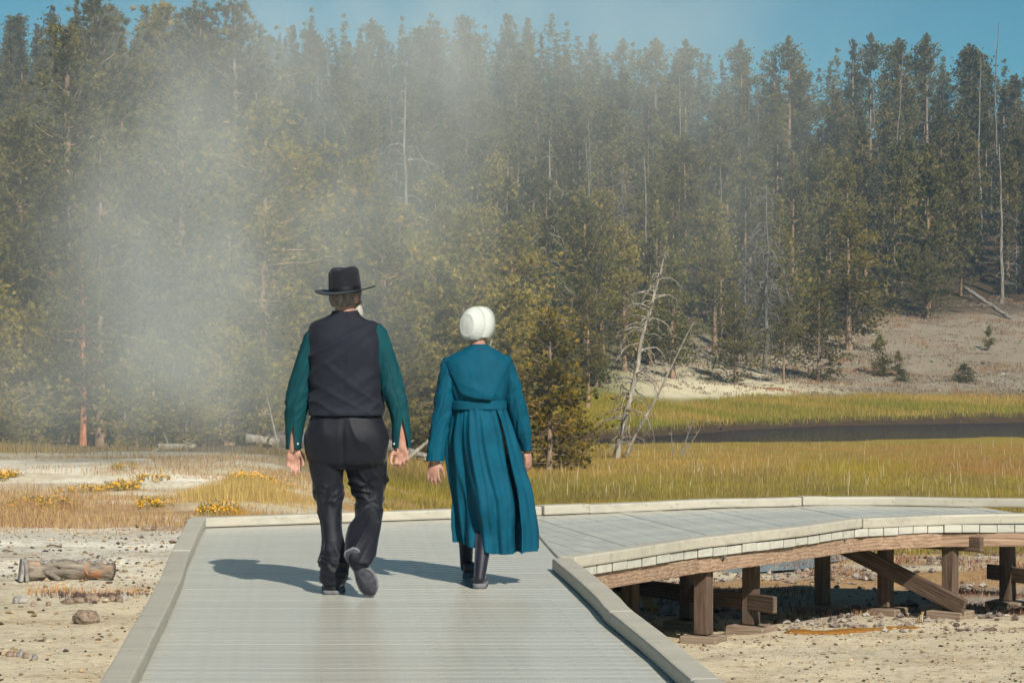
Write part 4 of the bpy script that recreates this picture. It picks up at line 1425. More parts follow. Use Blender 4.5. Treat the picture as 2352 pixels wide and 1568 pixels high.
SAPV = [pine(141, 2.2, .06, .75, 46, 20, 9, .12, .026, 'bush', 8), pine(142, 2.6, .12, .70, 46, 20, 9, .12, .026, 'pine', 10)]
SNAGV = [snag(201, 9, 80, 1.3, .5, r0=.085), snag(202, 10, 34, .8, .3, r0=.085, top=.95, twigs=4), snag(203, 9, 150, 1.4, .75, r0=.09, twigs=9), snag(204, 11, 12, .5, .2, r0=.075, twigs=2)]

TREE_RNG = random.Random(77)
def plant(name, var, x, y, H, label, cat, group=None, tint=(1, 1, 1), btint=(1, 1, 1), wide=1.0, tilt=(0, 0), rz=None, sink=.06):
    tm, cm, H0 = var
    r = thing(name, label, cat, (x, y, ground(x, y) - sink), group)
    k = H / H0
    r.scale = (k * wide, k * wide, k)
    r.rotation_euler = (tilt[0], tilt[1], TREE_RNG.uniform(0, 6.28) if rz is None else rz)
    a = link("trunk", tm, r); a.color = (*btint, 1)
    if cm is not None:
        b = link("crown" if "dead" not in name else "branches", cm, r)
        b.color = (*(tint if "dead" not in name else btint), 1)
        if "dead" in name:
            b["kind"] = "stuff"
    return r

def plant_px(name, var, px, Y, top_py, label, cat, **kw):
    x = wx(px, Y)
    return plant(name, var, x, Y, wz(top_py, Y) - ground(x, Y) + .06, label, cat, **kw)

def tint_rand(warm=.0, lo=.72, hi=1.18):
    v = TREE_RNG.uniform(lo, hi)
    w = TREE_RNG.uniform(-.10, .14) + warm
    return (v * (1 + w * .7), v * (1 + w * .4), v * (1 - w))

# --- trees one can single out
plant_px("pine_tree", BUSHV[1], 1262, 57, 715, "small golden green bushy pine beside the walker in the teal dress", "tree", tint=(1.9, 1.5, .75), wide=1.15)
plant_px("pine_tree", BUSHV[0], 1312, 59, 905, "lowest golden bush of a pine at the meadow's edge, right of the teal dress", "tree", tint=(1.8, 1.5, .7), wide=1.3)
plant_px("pine_tree", NEARV[1], 838, 63, 365, "golden topped rounded pine rising behind the person in the hat", "tree", tint=(1.9, 1.5, .85), wide=1.15)
plant_px("pine_tree", NEARV[0], 150, 54, 62, "tallest broad dark pine at the left edge of the forest", "tree", tint=(.75, .82, .95), wide=1.15)
plant_px("pine_tree", NEARV[2], 190, 49, 560, "pine with a flaking orange trunk at the edge of the pale bank", "tree", tint=(.8, .85, .9), btint=(1.7, 1.0, .68), rz=1.0)
plant_px("pine_tree", NEARV[2], 1350, 104, 640, "pine with a bare pale lower trunk on the grassy far bank", "tree", btint=(1.35, 1.25, 1.15), tint=(.9, .92, .9))
plant_px("pine_tree", MIDV[0], 1545, 124, 575, "dense green conical pine just behind the leaning dead tree", "tree", tint=(.82, .95, .8), wide=1.15)
plant_px("pine_tree", MIDV[2], 1690, 127, 648, "young full pine at the top of the white bank", "tree", tint=(.95, .95, .8), wide=1.2)
plant_px("pine_tree", MIDV[3], 1800, 128, 700, "thin dark stemmed young pine on the rim of the white bank", "tree", tint=(.85, .85, .75))
plant_px("pine_tree", MIDV[2], 1880, 131, 640, "bushy pine on the right end of the white bank", "tree", tint=(.9, .9, .75), wide=1.2)
plant_px("pine_tree", MIDV[0], 1950, 150, 480, "large rounded olive pine above the bare slope", "tree", tint=(1.05, 1.0, .8), wide=1.35)
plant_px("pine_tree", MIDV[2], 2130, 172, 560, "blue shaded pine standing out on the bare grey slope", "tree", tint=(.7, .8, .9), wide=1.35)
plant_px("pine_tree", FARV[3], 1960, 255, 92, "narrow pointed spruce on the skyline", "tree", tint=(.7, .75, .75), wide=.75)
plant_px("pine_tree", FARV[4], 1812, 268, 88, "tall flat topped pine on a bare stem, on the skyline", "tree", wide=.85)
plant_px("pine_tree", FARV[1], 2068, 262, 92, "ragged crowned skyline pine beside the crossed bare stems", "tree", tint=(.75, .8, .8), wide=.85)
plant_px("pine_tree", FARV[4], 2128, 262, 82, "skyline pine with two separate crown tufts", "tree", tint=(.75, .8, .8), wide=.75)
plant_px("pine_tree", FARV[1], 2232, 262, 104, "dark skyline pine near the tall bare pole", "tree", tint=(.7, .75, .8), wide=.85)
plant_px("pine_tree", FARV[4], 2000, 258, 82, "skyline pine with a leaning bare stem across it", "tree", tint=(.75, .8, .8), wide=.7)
for px_, top_, lb in ((1506, 92, "rounded hazy skyline pine right of the steam"), (1575, 95, "hazy skyline pine with bare lower stem"), (1702, 96, "hazy ragged skyline pine between two bare stems"), (372, 12, "pointed pine on the left skyline"), (545, 16, "broad pine topping the left skyline"), (465, 30, "second broad pine on the left skyline"), (218, 5, "tall open pine touching the top of the picture")):
    Yp = 262 if px_ > 1000 else 84
    plant_px("pine_tree", (FARV[4] if px_ > 1000 else NEARV[TREE_RNG.randrange(3)]), px_, Yp, top_, lb, "tree", tint=tint_rand(), wide=.8 if px_ > 1000 else 1.0)

# --- the forest
def treeline(px): return float(np.interp(px, [1290, 1400, 1500, 1560, 1640, 1760, 1960, 1985, 2060, 2150, 2352, 2600], [905, 900, 868, 856, 850, 838, 820, 770, 738, 725, 690, 680]))
placed = []
def far_enough(x, y, d):
    for (a, b) in placed:
        if (a - x) ** 2 + (b - y) ** 2 < d * d:
            return False
    placed.append((x, y))
    return True
def in_px(x, y): return 1176 + x / y * F
def base_py(x, y): return 784 + (CAMZ - ground(x, y)) / y * F

LBL = {
 'front': ("low bushy olive pine at the front edge of the forest", "front row of the forest on the near bank"),
 'near': ("olive pine in the near forest behind the pale bank", "near forest on the left bank"),
 'far': ("olive green pine in the forest covering the far hillside", "forest on the far hillside"),
}
ORD = 'first second third fourth fifth sixth seventh eighth ninth tenth eleventh twelfth thirteenth fourteenth fifteenth sixteenth seventeenth eighteenth nineteenth twentieth'.split()
FRONT = [-30, 70, 285, 352, 430, 505, 585, 655, 930, 1010, 1080, 1170]
for px_, Y_, top_ in ((-30, 47, 640), (70, 50, 700), (285, 46.5, 830), (352, 47.5, 760), (430, 47, 800), (505, 48.5, 740), (585, 48, 790), (655, 50, 820), (930, 59, 690), (1010, 61, 600), (1080, 60, 720), (1170, 62, 640)):
    placed.append((wx(px_, Y_), Y_))
    plant_px("pine_tree", BUSHV[TREE_RNG.randrange(2)], px_, Y_, top_, f"low bushy olive pine, {ORD[FRONT.index(px_)]} from the left along the front edge of the forest", "tree", group=LBL['front'][1], tint=tint_rand(.14, 1.05, 1.55), wide=1.2)
for Y0, lo, hi, st, h0, h1 in ((54, -160, 720, 95, 6.6, 8.0), (62, -160, 1110, 88, 7.2, 8.8), (70, -160, 1150, 84, 7.8, 9.6), (77, -160, 1180, 80, 8.6, 10.4)):
    px = lo + TREE_RNG.uniform(0, 40)
    kth = 0
    while px < hi:
        Y = Y0 + TREE_RNG.uniform(-2.4, 2.4)
        x = wx(px, Y)
        H = TREE_RNG.uniform(h0, h1) * (1.0 if px < 700 else .80)
        if Y < shore_near(x) - 2 and far_enough(x, Y, 1.3):
            plant("pine_tree", NEARV[TREE_RNG.randrange(3)], x, Y, H, f"olive pine, {ORD[min(kth, 19)]} from the left in the {({54: 'second', 62: 'third', 70: 'fourth', 77: 'fifth'})[Y0]} row of the near forest", "tree", LBL['near'][1], tint_rand(.12 if px > 600 else .02, 1.0 if px > 600 else .8, 1.5 if px > 600 else 1.2), (1.1, 1.0, .95), TREE_RNG.uniform(.95, 1.2))
            kth += 1
        px += st * TREE_RNG.uniform(.75, 1.3)
Y0, count = 99.0, 0
while Y0 < 318:
    gap = np.interp(Y0, [99, 200, 318], [4.0, 5.4, 6.6])
    px = -140 + TREE_RNG.uniform(0, 60)
    step = gap / Y0 * F
    while px < 2500:
        Y = Y0 + TREE_RNG.uniform(-3.5, 3.5)
        x = wx(px, Y)
        px_now = px
        px += step * TREE_RNG.uniform(.72, 1.3)
        if Y < shore_far(x) + 7: continue
        if px_now < 640 and Y < 190: continue
        if px_now < 1000 and Y < 150: continue
        if px_now < -60 or px_now > 2420: continue
        bp = base_py(x, Y)
        if px_now > 1290 and bp > treeline(px_now): continue
        if not far_enough(x, Y, gap * .55): continue
        H = TREE_RNG.uniform(7.5, 10.5) if Y < 150 else TREE_RNG.uniform(9, 12.5)
        if Y > 245: H *= TREE_RNG.uniform(.72, 1.05)
        var = MIDV[TREE_RNG.choice([0, 0, 1, 1, 2, 3, 4])] if Y < 165 else FARV[TREE_RNG.choice([0, 0, 1, 2, 2, 3, 4])]
        zone = ("behind the steam" if px_now < 700 else "behind the two walkers" if px_now < 1290 else "behind the leaning dead tree" if px_now < 1620 else "above the white bank" if px_now < 1960 else "above the bare grey slope")
        band = "low" if Y < 150 else "halfway up" if Y < 225 else "high"
        look = {id(MIDV[4]): "narrow pointed spruce", id(FARV[3]): "narrow pointed spruce", id(MIDV[1]): "long stemmed pine", id(MIDV[3]): "long stemmed pine", id(FARV[1]): "long stemmed pine", id(FARV[4]): "flat topped tall pine"}.get(id(var), "full olive pine")
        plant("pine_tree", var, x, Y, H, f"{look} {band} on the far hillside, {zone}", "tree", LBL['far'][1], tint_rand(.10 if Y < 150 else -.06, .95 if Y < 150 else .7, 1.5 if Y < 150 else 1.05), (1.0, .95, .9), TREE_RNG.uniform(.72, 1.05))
        count += 1
    Y0 += np.interp(Y0, [99, 200, 318], [7.5, 11, 14])

# --- the wood goes on past the picture's edges
for k in range(24):
    left = k < 16
    px_ = TREE_RNG.uniform(-620, -170) if left else TREE_RNG.uniform(2450, 2800)
    Y_ = TREE_RNG.uniform(48, 79) if left else TREE_RNG.uniform(150, 215)
    x_ = wx(px_, Y_)
    if far_enough(x_, Y_, 1.6):
        plant("pine_tree", NEARV[k % 3] if left else MIDV[k % 4], x_, Y_, TREE_RNG.uniform(7, 10), "olive pine of the wood just outside the left edge of the picture" if left else "olive pine of the wood just outside the right edge of the picture", "tree", "wood beyond the edges of the picture", tint_rand(.02, .8, 1.2), wide=1.2)

# --- narrow spruces filling the hillside between the pines
Y0, nsp = 104.0, 0
while Y0 < 312 and nsp < 235:
    gap = np.interp(Y0, [99, 200, 318], [3.6, 4.6, 5.6])
    px = -60 + TREE_RNG.uniform(0, 90)
    while px < 2420:
        Y = Y0 + TREE_RNG.uniform(-4, 4)
        x = wx(px, Y); pn = px
        px += gap / Y0 * F * TREE_RNG.uniform(.7, 1.35)
        if Y < shore_far(x) + 8 or (pn < 640 and Y < 215) or (pn < 1000 and Y < 160): continue
        if pn > 1290 and base_py(x, Y) > treeline(pn) - 4: continue
        if not far_enough(x, Y, gap * .36): continue
        zone = ("behind the steam" if pn < 700 else "behind the two walkers" if pn < 1290 else "behind the leaning dead tree" if pn < 1620 else "above the white bank" if pn < 1960 else "above the bare grey slope")
        band = "low" if Y < 150 else "halfway up" if Y < 225 else "high"
        size = "short" if (H := TREE_RNG.uniform(5.5, 10.5)) < 7.5 else "tall"
        plant("spruce_tree", MIDV[4] if Y < 165 else FARV[3], x, Y, H, f"{size} dark slender spruce {band} on the far hillside, {zone}", "tree", "spruces on the far hillside", tint_rand(-.06, .75, 1.15), (.9, .88, .86), TREE_RNG.uniform(.8, 1.1))
        nsp += 1
    Y0 += np.interp(Y0, [99, 200, 318], [8.0, 10.5, 13])

# --- the last ridge reads as one mass
def mesh_arrays(me):
    V = np.empty(len(me.vertices) * 3); me.vertices.foreach_get("co", V)
    Fi = np.empty(len(me.loops), np.int32); me.loops.foreach_get("vertex_index", Fi)
    T = np.empty(len(me.vertices), np.float32); me.attributes["tone"].data.foreach_get("value", T)
    return V.reshape(-1, 3), Fi.reshape(-1, 3), T
LITE = [pine(151, 11, .12, 2.0, 60, 22, 6, .30, .07), pine(152, 11, .05, 1.5, 70, 18, 6, .30, .07, 'spruce')]
src = [mesh_arrays(v_[1]) + (v_[2],) for v_ in LITE]
Vs, Ts, Cs, o_ = [], [], [], 0
rr2 = random.Random(8)
for k in range(170):
    Yk = rr2.uniform(300, 345); px_ = -80 + 2500 * (k + rr2.random()) / 170
    if px_ < 640 and k % 2: continue
    x = wx(px_, Yk)
    V, T, tn, H0 = src[rr2.choice([0, 1, 1])]
    sc_ = rr2.uniform(7, 12.5) / H0; a = rr2.uniform(0, 6.28); ca, sa = math.cos(a), math.sin(a)
    W = np.c_[V[:, 0] * ca - V[:, 1] * sa, V[:, 0] * sa + V[:, 1] * ca, V[:, 2]] * sc_ + np.array([x, Yk, ground(x, Yk)])
    Vs.append(W); Ts.append(T + o_); Cs.append(np.clip(tn + rr2.uniform(-.15, .1), 0, 1)); o_ += len(V)
me = mesh_np("ridge_forest", np.concatenate(Vs), [np.concatenate(Ts)], False)
add_attr(me, "tone", np.concatenate(Cs))
tag(link("ridge_forest", me, None, M_NEEDLE), "far ridge of small pines that closes the skyline", "forest", kind="stuff")

# --- young pines on the bare slope
for px_, py_, hpx, lb in ((2022, 862, 92, "slim knee of a sapling highest of the cluster on the bare slope"), (2062, 866, 62, "round headed sapling beside the slimmer one on the bare slope"), (2028, 868, 34, "low dark shrub at the foot of the two saplings"), (2072, 878, 32, "spreading dark shrub in front of the round headed sapling"), (2215, 878, 44, "lone dark shrub on the bare grey slope"), (1908, 868, 46, "tiny conical sapling on the corner of the white bank"), (2272, 808, 60, "upright sapling below the fallen grey trunk")):
    Yb = 128.0
    for _ in range(60):
        x = wx(px_, Yb)
        if base_py(x, Yb) < py_: break
        Yb += .7
    nm = "pine_sapling" if hpx > 40 else "shrub"
    plant(nm, SAPV[1 if hpx > 44 else 0], wx(px_, Yb), Yb, hpx / F * Yb, lb.replace("slim knee of a sapling", "slim sapling"), "sapling" if nm == "pine_sapling" else "shrub", "young growth on the bare slope", (.8, .85, .75), wide=1.0 if hpx > 44 else 1.9)

# --- dead trees one can single out
DEADV = {}
def dead_px(px, Y, top, label, kind, tint=(1, 1, 1), tilt=(0, 0), wide=1.0, group=None):
    x = wx(px, Y)
    return plant("dead_pine", SNAGV[kind], x, Y, wz(top, Y) - ground(x, Y), label, "dead tree", group, btint=tint, tilt=tilt, wide=wide)
main_snag = snag(301, 5.9, 100, 1.15, .45, r0=.088, twigs=10, lean=(1.45, .3), base=.05)
xs_ = wx(1415, 68)
ms_ = plant("dead_pine", main_snag, xs_, 68, 5.9, "leaning silver dead tree with curling bare branches standing in the meadow", "dead tree", rz=0, btint=(1.45, 1.42, 1.36))
pole = snag(302, 3.4, 14, .5, .4, r0=.036, twigs=3, lean=(1.75, .1), base=.2)
plant("dead_pine", pole, wx(1438, 68.25), 68.25, 3.75, "bare straight pole leaning across the silver dead tree", "dead tree", rz=0, btint=(1.3, 1.28, 1.2), sink=-.05)
dead_px(1755, 133, 420, "grey dead pine veiled in hanging twigs above the white bank", 2, (.72, .72, .76), wide=1.3)
dead_px(1715, 137, 560, "smaller grey dead pine just left of the twig veiled one", 2, (.85, .85, .9))
dead_px(930, 92, 175, "bare forked dead pine among the trees behind the hat", 0, (1.1, 1.1, 1.1))
dead_px(1262, 104, 320, "silver dead top poking out of the forest above the dress", 0, (1.2, 1.2, 1.2))
dead_px(2030, 245, 190, "thin bare stem leaning right, crossing another on the skyline", 3, (1.1, 1.1, 1.1), (0, -.13))
dead_px(2052, 245, 120, "thin bare stem leaning left, crossing another on the skyline", 3, (1.1, 1.1, 1.1), (0, .10))
dead_px(2290, 240, 50, "tall bare pole highest above the right skyline", 3, (.8, .78, .78))
dead_px(2250, 225, 130, "pale bare stem left of the tall dark pole", 3, (1.2, 1.2, 1.2))
dead_px(2300, 180, 330, "dead pine with forked silver limbs at the right edge", 1, (1.1, 1.08, 1.05), wide=1.4)
dead_px(2335, 190, 480, "thin silver snag low at the right edge", 0, (1.05, 1.05, 1.05))
dead_px(1560, 215, 170, "bare white stem in the hazy wood right of the steam", 3, (1.3, 1.28, 1.2))
dead_px(1655, 150, 380, "lit bare stem above the leaning dead tree", 3, (1.35, 1.25, 1.1))
dead_px(1482, 140, 360, "straight dead stem left of the green conical pine", 1, (1.1, 1.05, 1.0))
dead_px(520, 86, 170, "pale curved bare stem inside the steam", 3, (1.5, 1.4, 1.2), (0, -.03))
dead_px(585, 86, 150, "tall pale stem inside the steam", 3, (1.5, 1.4, 1.2))
for k in range(20):
    px_ = TREE_RNG.uniform(650, 2340); Y_ = TREE_RNG.uniform(125, 300)
    x_ = wx(px_, Y_)
    if px_ > 1290 and base_py(x_, Y_) > treeline(px_) - 15: continue
    if not far_enough(x_, Y_, 1.6): continue
    plant("dead_pine", SNAGV[TREE_RNG.choice([1, 1, 3, 3, 0, 2])], x_, Y_, TREE_RNG.uniform(8, 12.5), "bare grey stem among the living pines of the hillside", "dead tree", "bare stems in the hillside forest", btint=(.85, .84, .82), tilt=(0, TREE_RNG.uniform(-.06, .06)))

# small dead saplings on the meadow and at the forest edge
small = [snag(311, 1.15, 9, .35, .2, r0=.022, twigs=2, lean=(.42, 0)), snag(312, .9, 7, .3, .1, r0=.018, twigs=2, lean=(.55, 0)), snag(313, .8, 6, .25, .1, r0=.016, twigs=2, lean=(-.05, 0))]
for k, (px_, lb) in enumerate(((1560, "tallest of the three bare grey sticks in the meadow"), (1566, "bare grey stick slanting right in the meadow"), (1548, "short upright bare grey stick in the meadow"))):
    plant("dead_sapling", small[k], wx(px_, 70), 70 + .2 * k, (1.15, .9, .8)[k], lb, "dead sapling", "bare sticks in the meadow", rz=0, btint=(1.15, 1.15, 1.1))
forked = snag(321, 2.0, 12, .5, .1, r0=.06, twigs=2, lean=(-.75, 0), base=.1)
plant("dead_sapling", forked, wx(645, 41.5), 41.5, 1.15, "forked pale dead stump leaning left beside the person in the hat", "dead sapling", rz=0, btint=(1.3, 1.3, 1.25), wide=.62)

# --- fallen logs
def log(name, p0, p1, r, label, seed, tint=(1, 1, 1), stubs=5, group=None):
    rng = np.random.default_rng(seed)
    p0, p1 = np.array(p0, float), np.array(p1, float)
    K = 12
    t = np.linspace(0, 1, K)[:, None]
    P = p0 * (1 - t) + p1 * t + np.cumsum(rng.normal(0, .010, (K, 3)), 0) * np.linalg.norm(p1 - p0) * .25
    root = thing(name, label, "log", tuple(P.mean(0)), group)
    V, Qd = tubes(P[None], (r * np.linspace(1, .72, K) * rng.uniform(.92, 1.08, K))[None], 14)
    n = len(V)
    V = V + unit(V - np.repeat(P, 14, 0)) * (r * .25 * (fbm(V * np.array([6, 6, 6]) / max(r * 6, .4), 3, seed) - .5))[:, None]
    caps = np.array([np.arange(14)[::-1], np.arange(n - 14, n)])
    o = link("trunk", mesh_np("log", V - P.mean(0), [Qd, caps]), root, M_DEAD); o.color = (*tint, 1)
    for k in range(stubs):
        i = rng.integers(1, K - 1)
        d = unit(rng.normal(0, 1, 3) + np.array([0, -.3, .4]))
        S = P[i] + d * np.linspace(.3 * r, r * rng.uniform(2.2, 5), 4)[:, None]
        sv, sq = tubes(S[None], (r * np.linspace(.26, .10, 4))[None], 6)
        b = link("branch_stub", mesh_np("stub", sv - P.mean(0), [sq]), root, M_DEAD); b.color = (*tint, 1)
    return root
def on(px, Y, dz=0.0):
    x = wx(px, Y)
    return (x, Y, ground(x, Y) + dz)
log("fallen_log", on(565, 43, .20), on(640, 43.4, .12), .09, "pale split log lying at the forest edge behind the hat's left hand", 1, (1.25, 1.25, 1.15))
log("fallen_log", on(610, 44.5, .12), on(740, 45, .16), .16, "thick dark log lying behind the pale split log", 2, (.55, .5, .5))
log("fallen_log", on(880, 50, .30), on(1010, 51.5, .12), .13, "grey weathered log lying between the two walkers", 3, (1.15, 1.15, 1.15), 9)
log("fallen_log", on(930, 49.5, .05), on(985, 49.8, .55), .05, "thin grey branch propped on the log between the walkers", 4, (1.25, 1.25, 1.2), 4)
log("fallen_log", on(365, 42, .08), on(450, 42.5, .10), .07, "grey branching deadwood on the pale bank inside the steam", 5, (1.2, 1.2, 1.15), 9)
log("fallen_log", (wx(2215, 176), 176, wz(660, 176)), (wx(2352, 170), 170, wz(752, 170)), .16, "long grey trunk leaning down to the right above the bare slope", 6, (1.1, 1.1, 1.1), 8)
log("fallen_log", on(2268, 150, .05), on(2330, 151, .08), .05, "short bleached stick lying on the bare slope", 7, (1.3, 1.3, 1.25), 2)

# ------------------------------------------------------------------ grasses
def grass_mat(name):
    m, N, L, bs = nodes_of(name)
    at = N.new("ShaderNodeAttribute"); at.attribute_name = "tint"
    L.new(at.outputs["Color"], bs.inputs["Base Color"])
    bs.inputs["Roughness"].default_value = .7
    bs.inputs["Specular IOR Level"].default_value = .2
    tr = N.new("ShaderNodeBsdfTranslucent")
    L.new(at.outputs["Color"], tr.inputs["Color"])
    ms = N.new("ShaderNodeMixShader"); ms.inputs[0].default_value = .3
    L.new(bs.outputs[0], ms.inputs[1]); L.new(tr.outputs[0], ms.inputs[2])
    L.new(ms.outputs[0], N["Material Output"].inputs[0])
    return m
M_GRASS = grass_mat("grass_blades")

def pal(cols): return np.array([lin(*c) for c in cols])

def blades(rng, X, Y, h, w, cols, lean=.35, heads=None):
    """two-segment blades standing on the ground at X, Y"""
    n = len(X)
    Z = zt(X, Y) - .01
    az = rng.uniform(0, 2 * PI, n)
    ln = rng.normal(0, lean, n) * h
    d = np.stack([np.cos(az), np.sin(az)], 1)
    a2 = rng.uniform(0, PI, n)
    sd = np.stack([np.cos(a2), np.sin(a2) * .3, np.zeros(n)], 1) * (w / 2)[:, None]
    B = np.stack([X, Y, Z], 1)
    Mi = B + np.c_[d * (ln * .35)[:, None], h * .55]
    Tp = B + np.c_[d * ln[:, None], h * np.clip(1 - .25 * (ln / h) ** 2, .5, 1)]
    V = np.stack([B - sd, B + sd, Mi - sd * .75, Mi + sd * .75, Tp], 1).reshape(-1, 3)
    o = np.arange(n)[:, None] * 5
    Q4 = o + np.array([[0, 1, 3, 2]])
    T3 = o + np.array([[2, 3, 4]])
    c = np.repeat(cols, 5, 0)
    return V, Q4, T3, c

def field(name, label, cat, sets):
    Vs, Qs, Ts, Cs, o = [], [], [], [], 0
    for V, Q4, T3, c in sets:
        Vs.append(V); Qs.append(Q4 + o); Ts.append(T3 + o); Cs.append(c); o += len(V)
    me = mesh_np(name, np.concatenate(Vs), [np.concatenate(Qs), np.concatenate(Ts)], False)
    add_attr(me, "tint", np.concatenate(Cs))
    return tag(link(name, me, None, M_GRASS), label, cat, kind="stuff")

def pick(rng, P, n, wts=None):
    i = rng.choice(len(P), n, p=None if wts is None else np.array(wts) / np.sum(wts))
    return P[i] * rng.uniform(.75, 1.25, (n, 1))

def mixc(a, b, w): return a * (1 - w[:, None]) + b * w[:, None]

rng = np.random.default_rng(50)
GREEN = pal([(124, 122, 42), (146, 138, 50), (110, 106, 40), (160, 146, 62)])
TAN = pal([(190, 150, 82), (174, 134, 70), (200, 166, 100), (156, 120, 64)])
RUST = pal([(164, 104, 60), (146, 92, 60), (180, 122, 66)])
LIME = pal([(150, 138, 40), (132, 126, 34), (162, 146, 54)])

# meadow between the branch and the river
def meadow(n, y0, y1, h0, h1, w):
    u = rng.uniform(0, 1, n)
    Y = 1 / (1 / y0 + u * (1 / y1 - 1 / y0))            # denser where it shows larger
    px = rng.uniform(660, 2480, n)
    X = wx(px, Y)
    py = 784 + (CAMZ - zt(X, Y, False)) / Y * F
    ok = (Y < shore_near(X) - .5) & (X > np.interp(Y, [20, 40, 60], [-.5, -3.6, -3.2]))
    X, Y, py, px = X[ok], Y[ok], py[ok], px[ok]
    n = len(X)
    k = n2(X * .5, Y * .35, .5, 3, 71)
    warm = sm(1112, 1085, py + 26 * (k - .5)) * sm(1016, 1032, py)
    c = mixc(pick(rng, GREEN, n), pick(rng, TAN, n), np.clip(.14 + .56 * warm + .6 * (k - .5), 0, 1))
    c = mixc(c, pick(rng, RUST, n), np.clip(warm * sm(1500, 2200, px) * .65, 0, 1))
    lp = np.exp(-(((px - 1960) / 150) ** 2 + ((py - 1080) / 20) ** 2))
    k5 = n2(X, Y, 1.1, 3, 79)
    hh = rng.uniform(h0, h1, n) * (.35 + 1.3 * k5)
    c = mixc(c, pick(rng, pal([(96, 92, 46), (120, 96, 60), (160, 140, 92)]), n), np.clip((k5 - .42) * 3, 0, .75))
    isl = rng.uniform(0, 1, n) < lp * .6
    c[isl] = pick(rng, LIME, int(isl.sum()))
    hh[isl] *= 1.5
    return blades(rng, X, Y, hh, np.full(n, w) * rng.uniform(.6, 1.4, n), c)
field("meadow_grass", "green and tan meadow grass between the raised boardwalk branch and the river", "grass",
      [meadow(130000, 26, 86, .05, .13, .009), meadow(80000, 34, 86, .07, .20, .010)])

# pale seed heads and white flower dots over the meadow
n = 420
Y = rng.uniform(38, 82, n); px = rng.uniform(1250, 2400, n); X = wx(px, Y)
field("seed_heads", "pale seed heads scattered over the meadow grass", "grass", [blades(rng, X, Y, rng.uniform(.25, .42, n), np.full(n, .010), pick(rng, pal([(196, 176, 130), (206, 194, 164)]), n), .15)])

# far bank
def bank(n):
    px = rng.uniform(1230, 2480, n); s = rng.uniform(.5, 27, n)
    Y0 = 100 + rng.uniform(0, 1, n) * 35
    X = wx(px, Y0); Y = shore_far(X) + s
    b0 = np.interp(X, [0, 3, 8, 14, 30], [22, 16, 9, 9, 9]) + 3.5 * (n2(X, Y, .5, 2, 4) - .3)
    ok = (s < b0) & (rng.uniform(0, 1, n) < .9)
    X, Y, s = X[ok], Y[ok], s[ok]
    n = len(X)
    k = n2(X * .4, Y, .4, 3, 72)
    c = mixc(pick(rng, pal([(128, 124, 40), (112, 110, 36), (146, 138, 52)]), n), pick(rng, TAN, n), np.clip((k - .42) * 2.2, 0, .8))
    c = mixc(c, pick(rng, LIME, n), sm(9, 2, X) * .5)
    return blades(rng, X, Y, rng.uniform(.15, .36, n), rng.uniform(.014, .032, n), c)
field("bank_grass", "bright green grass on the far river bank", "grass", [bank(70000)])

# low dry plants on the bare slope and chalky bank
def slope(n):
    px = rng.uniform(1480, 2480, n); Y = rng.uniform(120, 185, n); X = wx(px, Y)
    s = Y - shore_far(X)
    k = n2(X, Y, .45, 3, 73)
    ok = (s > 9) & (rng.uniform(0, 1, n) < np.clip((k - .36) * 4, 0.05, 1) * np.where(X > 13, 1, .45))
    X, Y = X[ok], Y[ok]
    # tufts of five blades
    X = np.repeat(X, 5) + rng.normal(0, .10, len(X) * 5); Y = np.repeat(Y, 5) + rng.normal(0, .10, len(Y) * 5)
    n = len(X)
    k = n2(X, Y, .3, 3, 74)
    c = mixc(pick(rng, pal([(134, 118, 98), (150, 132, 108), (112, 100, 84)]), n), pick(rng, RUST, n), np.clip((k - .5) * 3, 0, .7))
    return blades(rng, X, Y, rng.uniform(.08, .20, n), rng.uniform(.03, .06, n), c, .7)
field("slope_scrub", "low brown and grey scrub on the bare far slope", "scrub", [slope(16000)])

# dry grass on the left bank
def dry(n, y0, y1, x0, x1, h0, h1, w, thr, cols, sc=.55, seed=75):
    X = rng.uniform(x0, x1, n); Y = 1 / (1 / y0 + rng.uniform(0, 1, n) * (1 / y1 - 1 / y0))
    k = n2(X * .7, Y, sc, 3, seed)
    edge = sm(y0, y0 + .12 * (y1 - y0) + .4, Y + 1.6 * (n2(X, Y, .8, 2, seed + 9) - .5)) * sm(y1, y1 - .2 * (y1 - y0), Y)
    ok = rng.uniform(0, 1, n) < np.clip((k - thr) * 5, 0, 1) * edge
    X, Y, k = X[ok], Y[ok], k[ok]
    n = len(X)
    c = pick(rng, cols, n)
    return blades(rng, X, Y, rng.uniform(h0, h1, n) * (.3 + 1.5 * n2(X, Y, 1.3, 2, seed + 30)), rng.uniform(.6, 1.4, n) * w, c, .5)
DRY = pal([(194, 160, 112), (182, 148, 100), (188, 156, 116), (170, 134, 96), (202, 176, 130), (150, 112, 84), (172, 150, 92), (136, 104, 84)])
field("dry_grass", "tan dry grass over the pale left bank and behind the far kerb", "grass",
      [dry(90000, 20.6, 29.0, -7.5, .6, .04, .13, .005, .42, DRY), dry(60000, 28, 37, -10, -.5, .04, .11, .006, .46, DRY, 1.0, 76),
       dry(20000, 36.5, 42, -11, 0, .06, .24, .008, .36, pal([(168, 140, 84), (140, 116, 66), (120, 104, 60)])),
       dry(9000, 19.4, 23.5, -2.6, 1.2, .06, .22, .006, .30, pal([(190, 140, 70), (176, 120, 60), (150, 130, 60)])),
       dry(1500, 15.35, 15.9, -3.15, -2.35, .03, .08, .004, .25, pal([(206, 154, 92), (190, 140, 84)]), 1.5)])
n = 5200
Y = rng.normal(26.5, .7, n); X = wx(555, 26.5) + rng.normal(0, .42, n)
tuft = blades(rng, X, Y, rng.uniform(.06, .28, n) * np.exp(-((X - wx(555, 26.5)) / .75) ** 2), np.full(n, .006), pick(rng, pal([(196, 168, 104), (184, 158, 92), (172, 146, 92)]), n), .3)
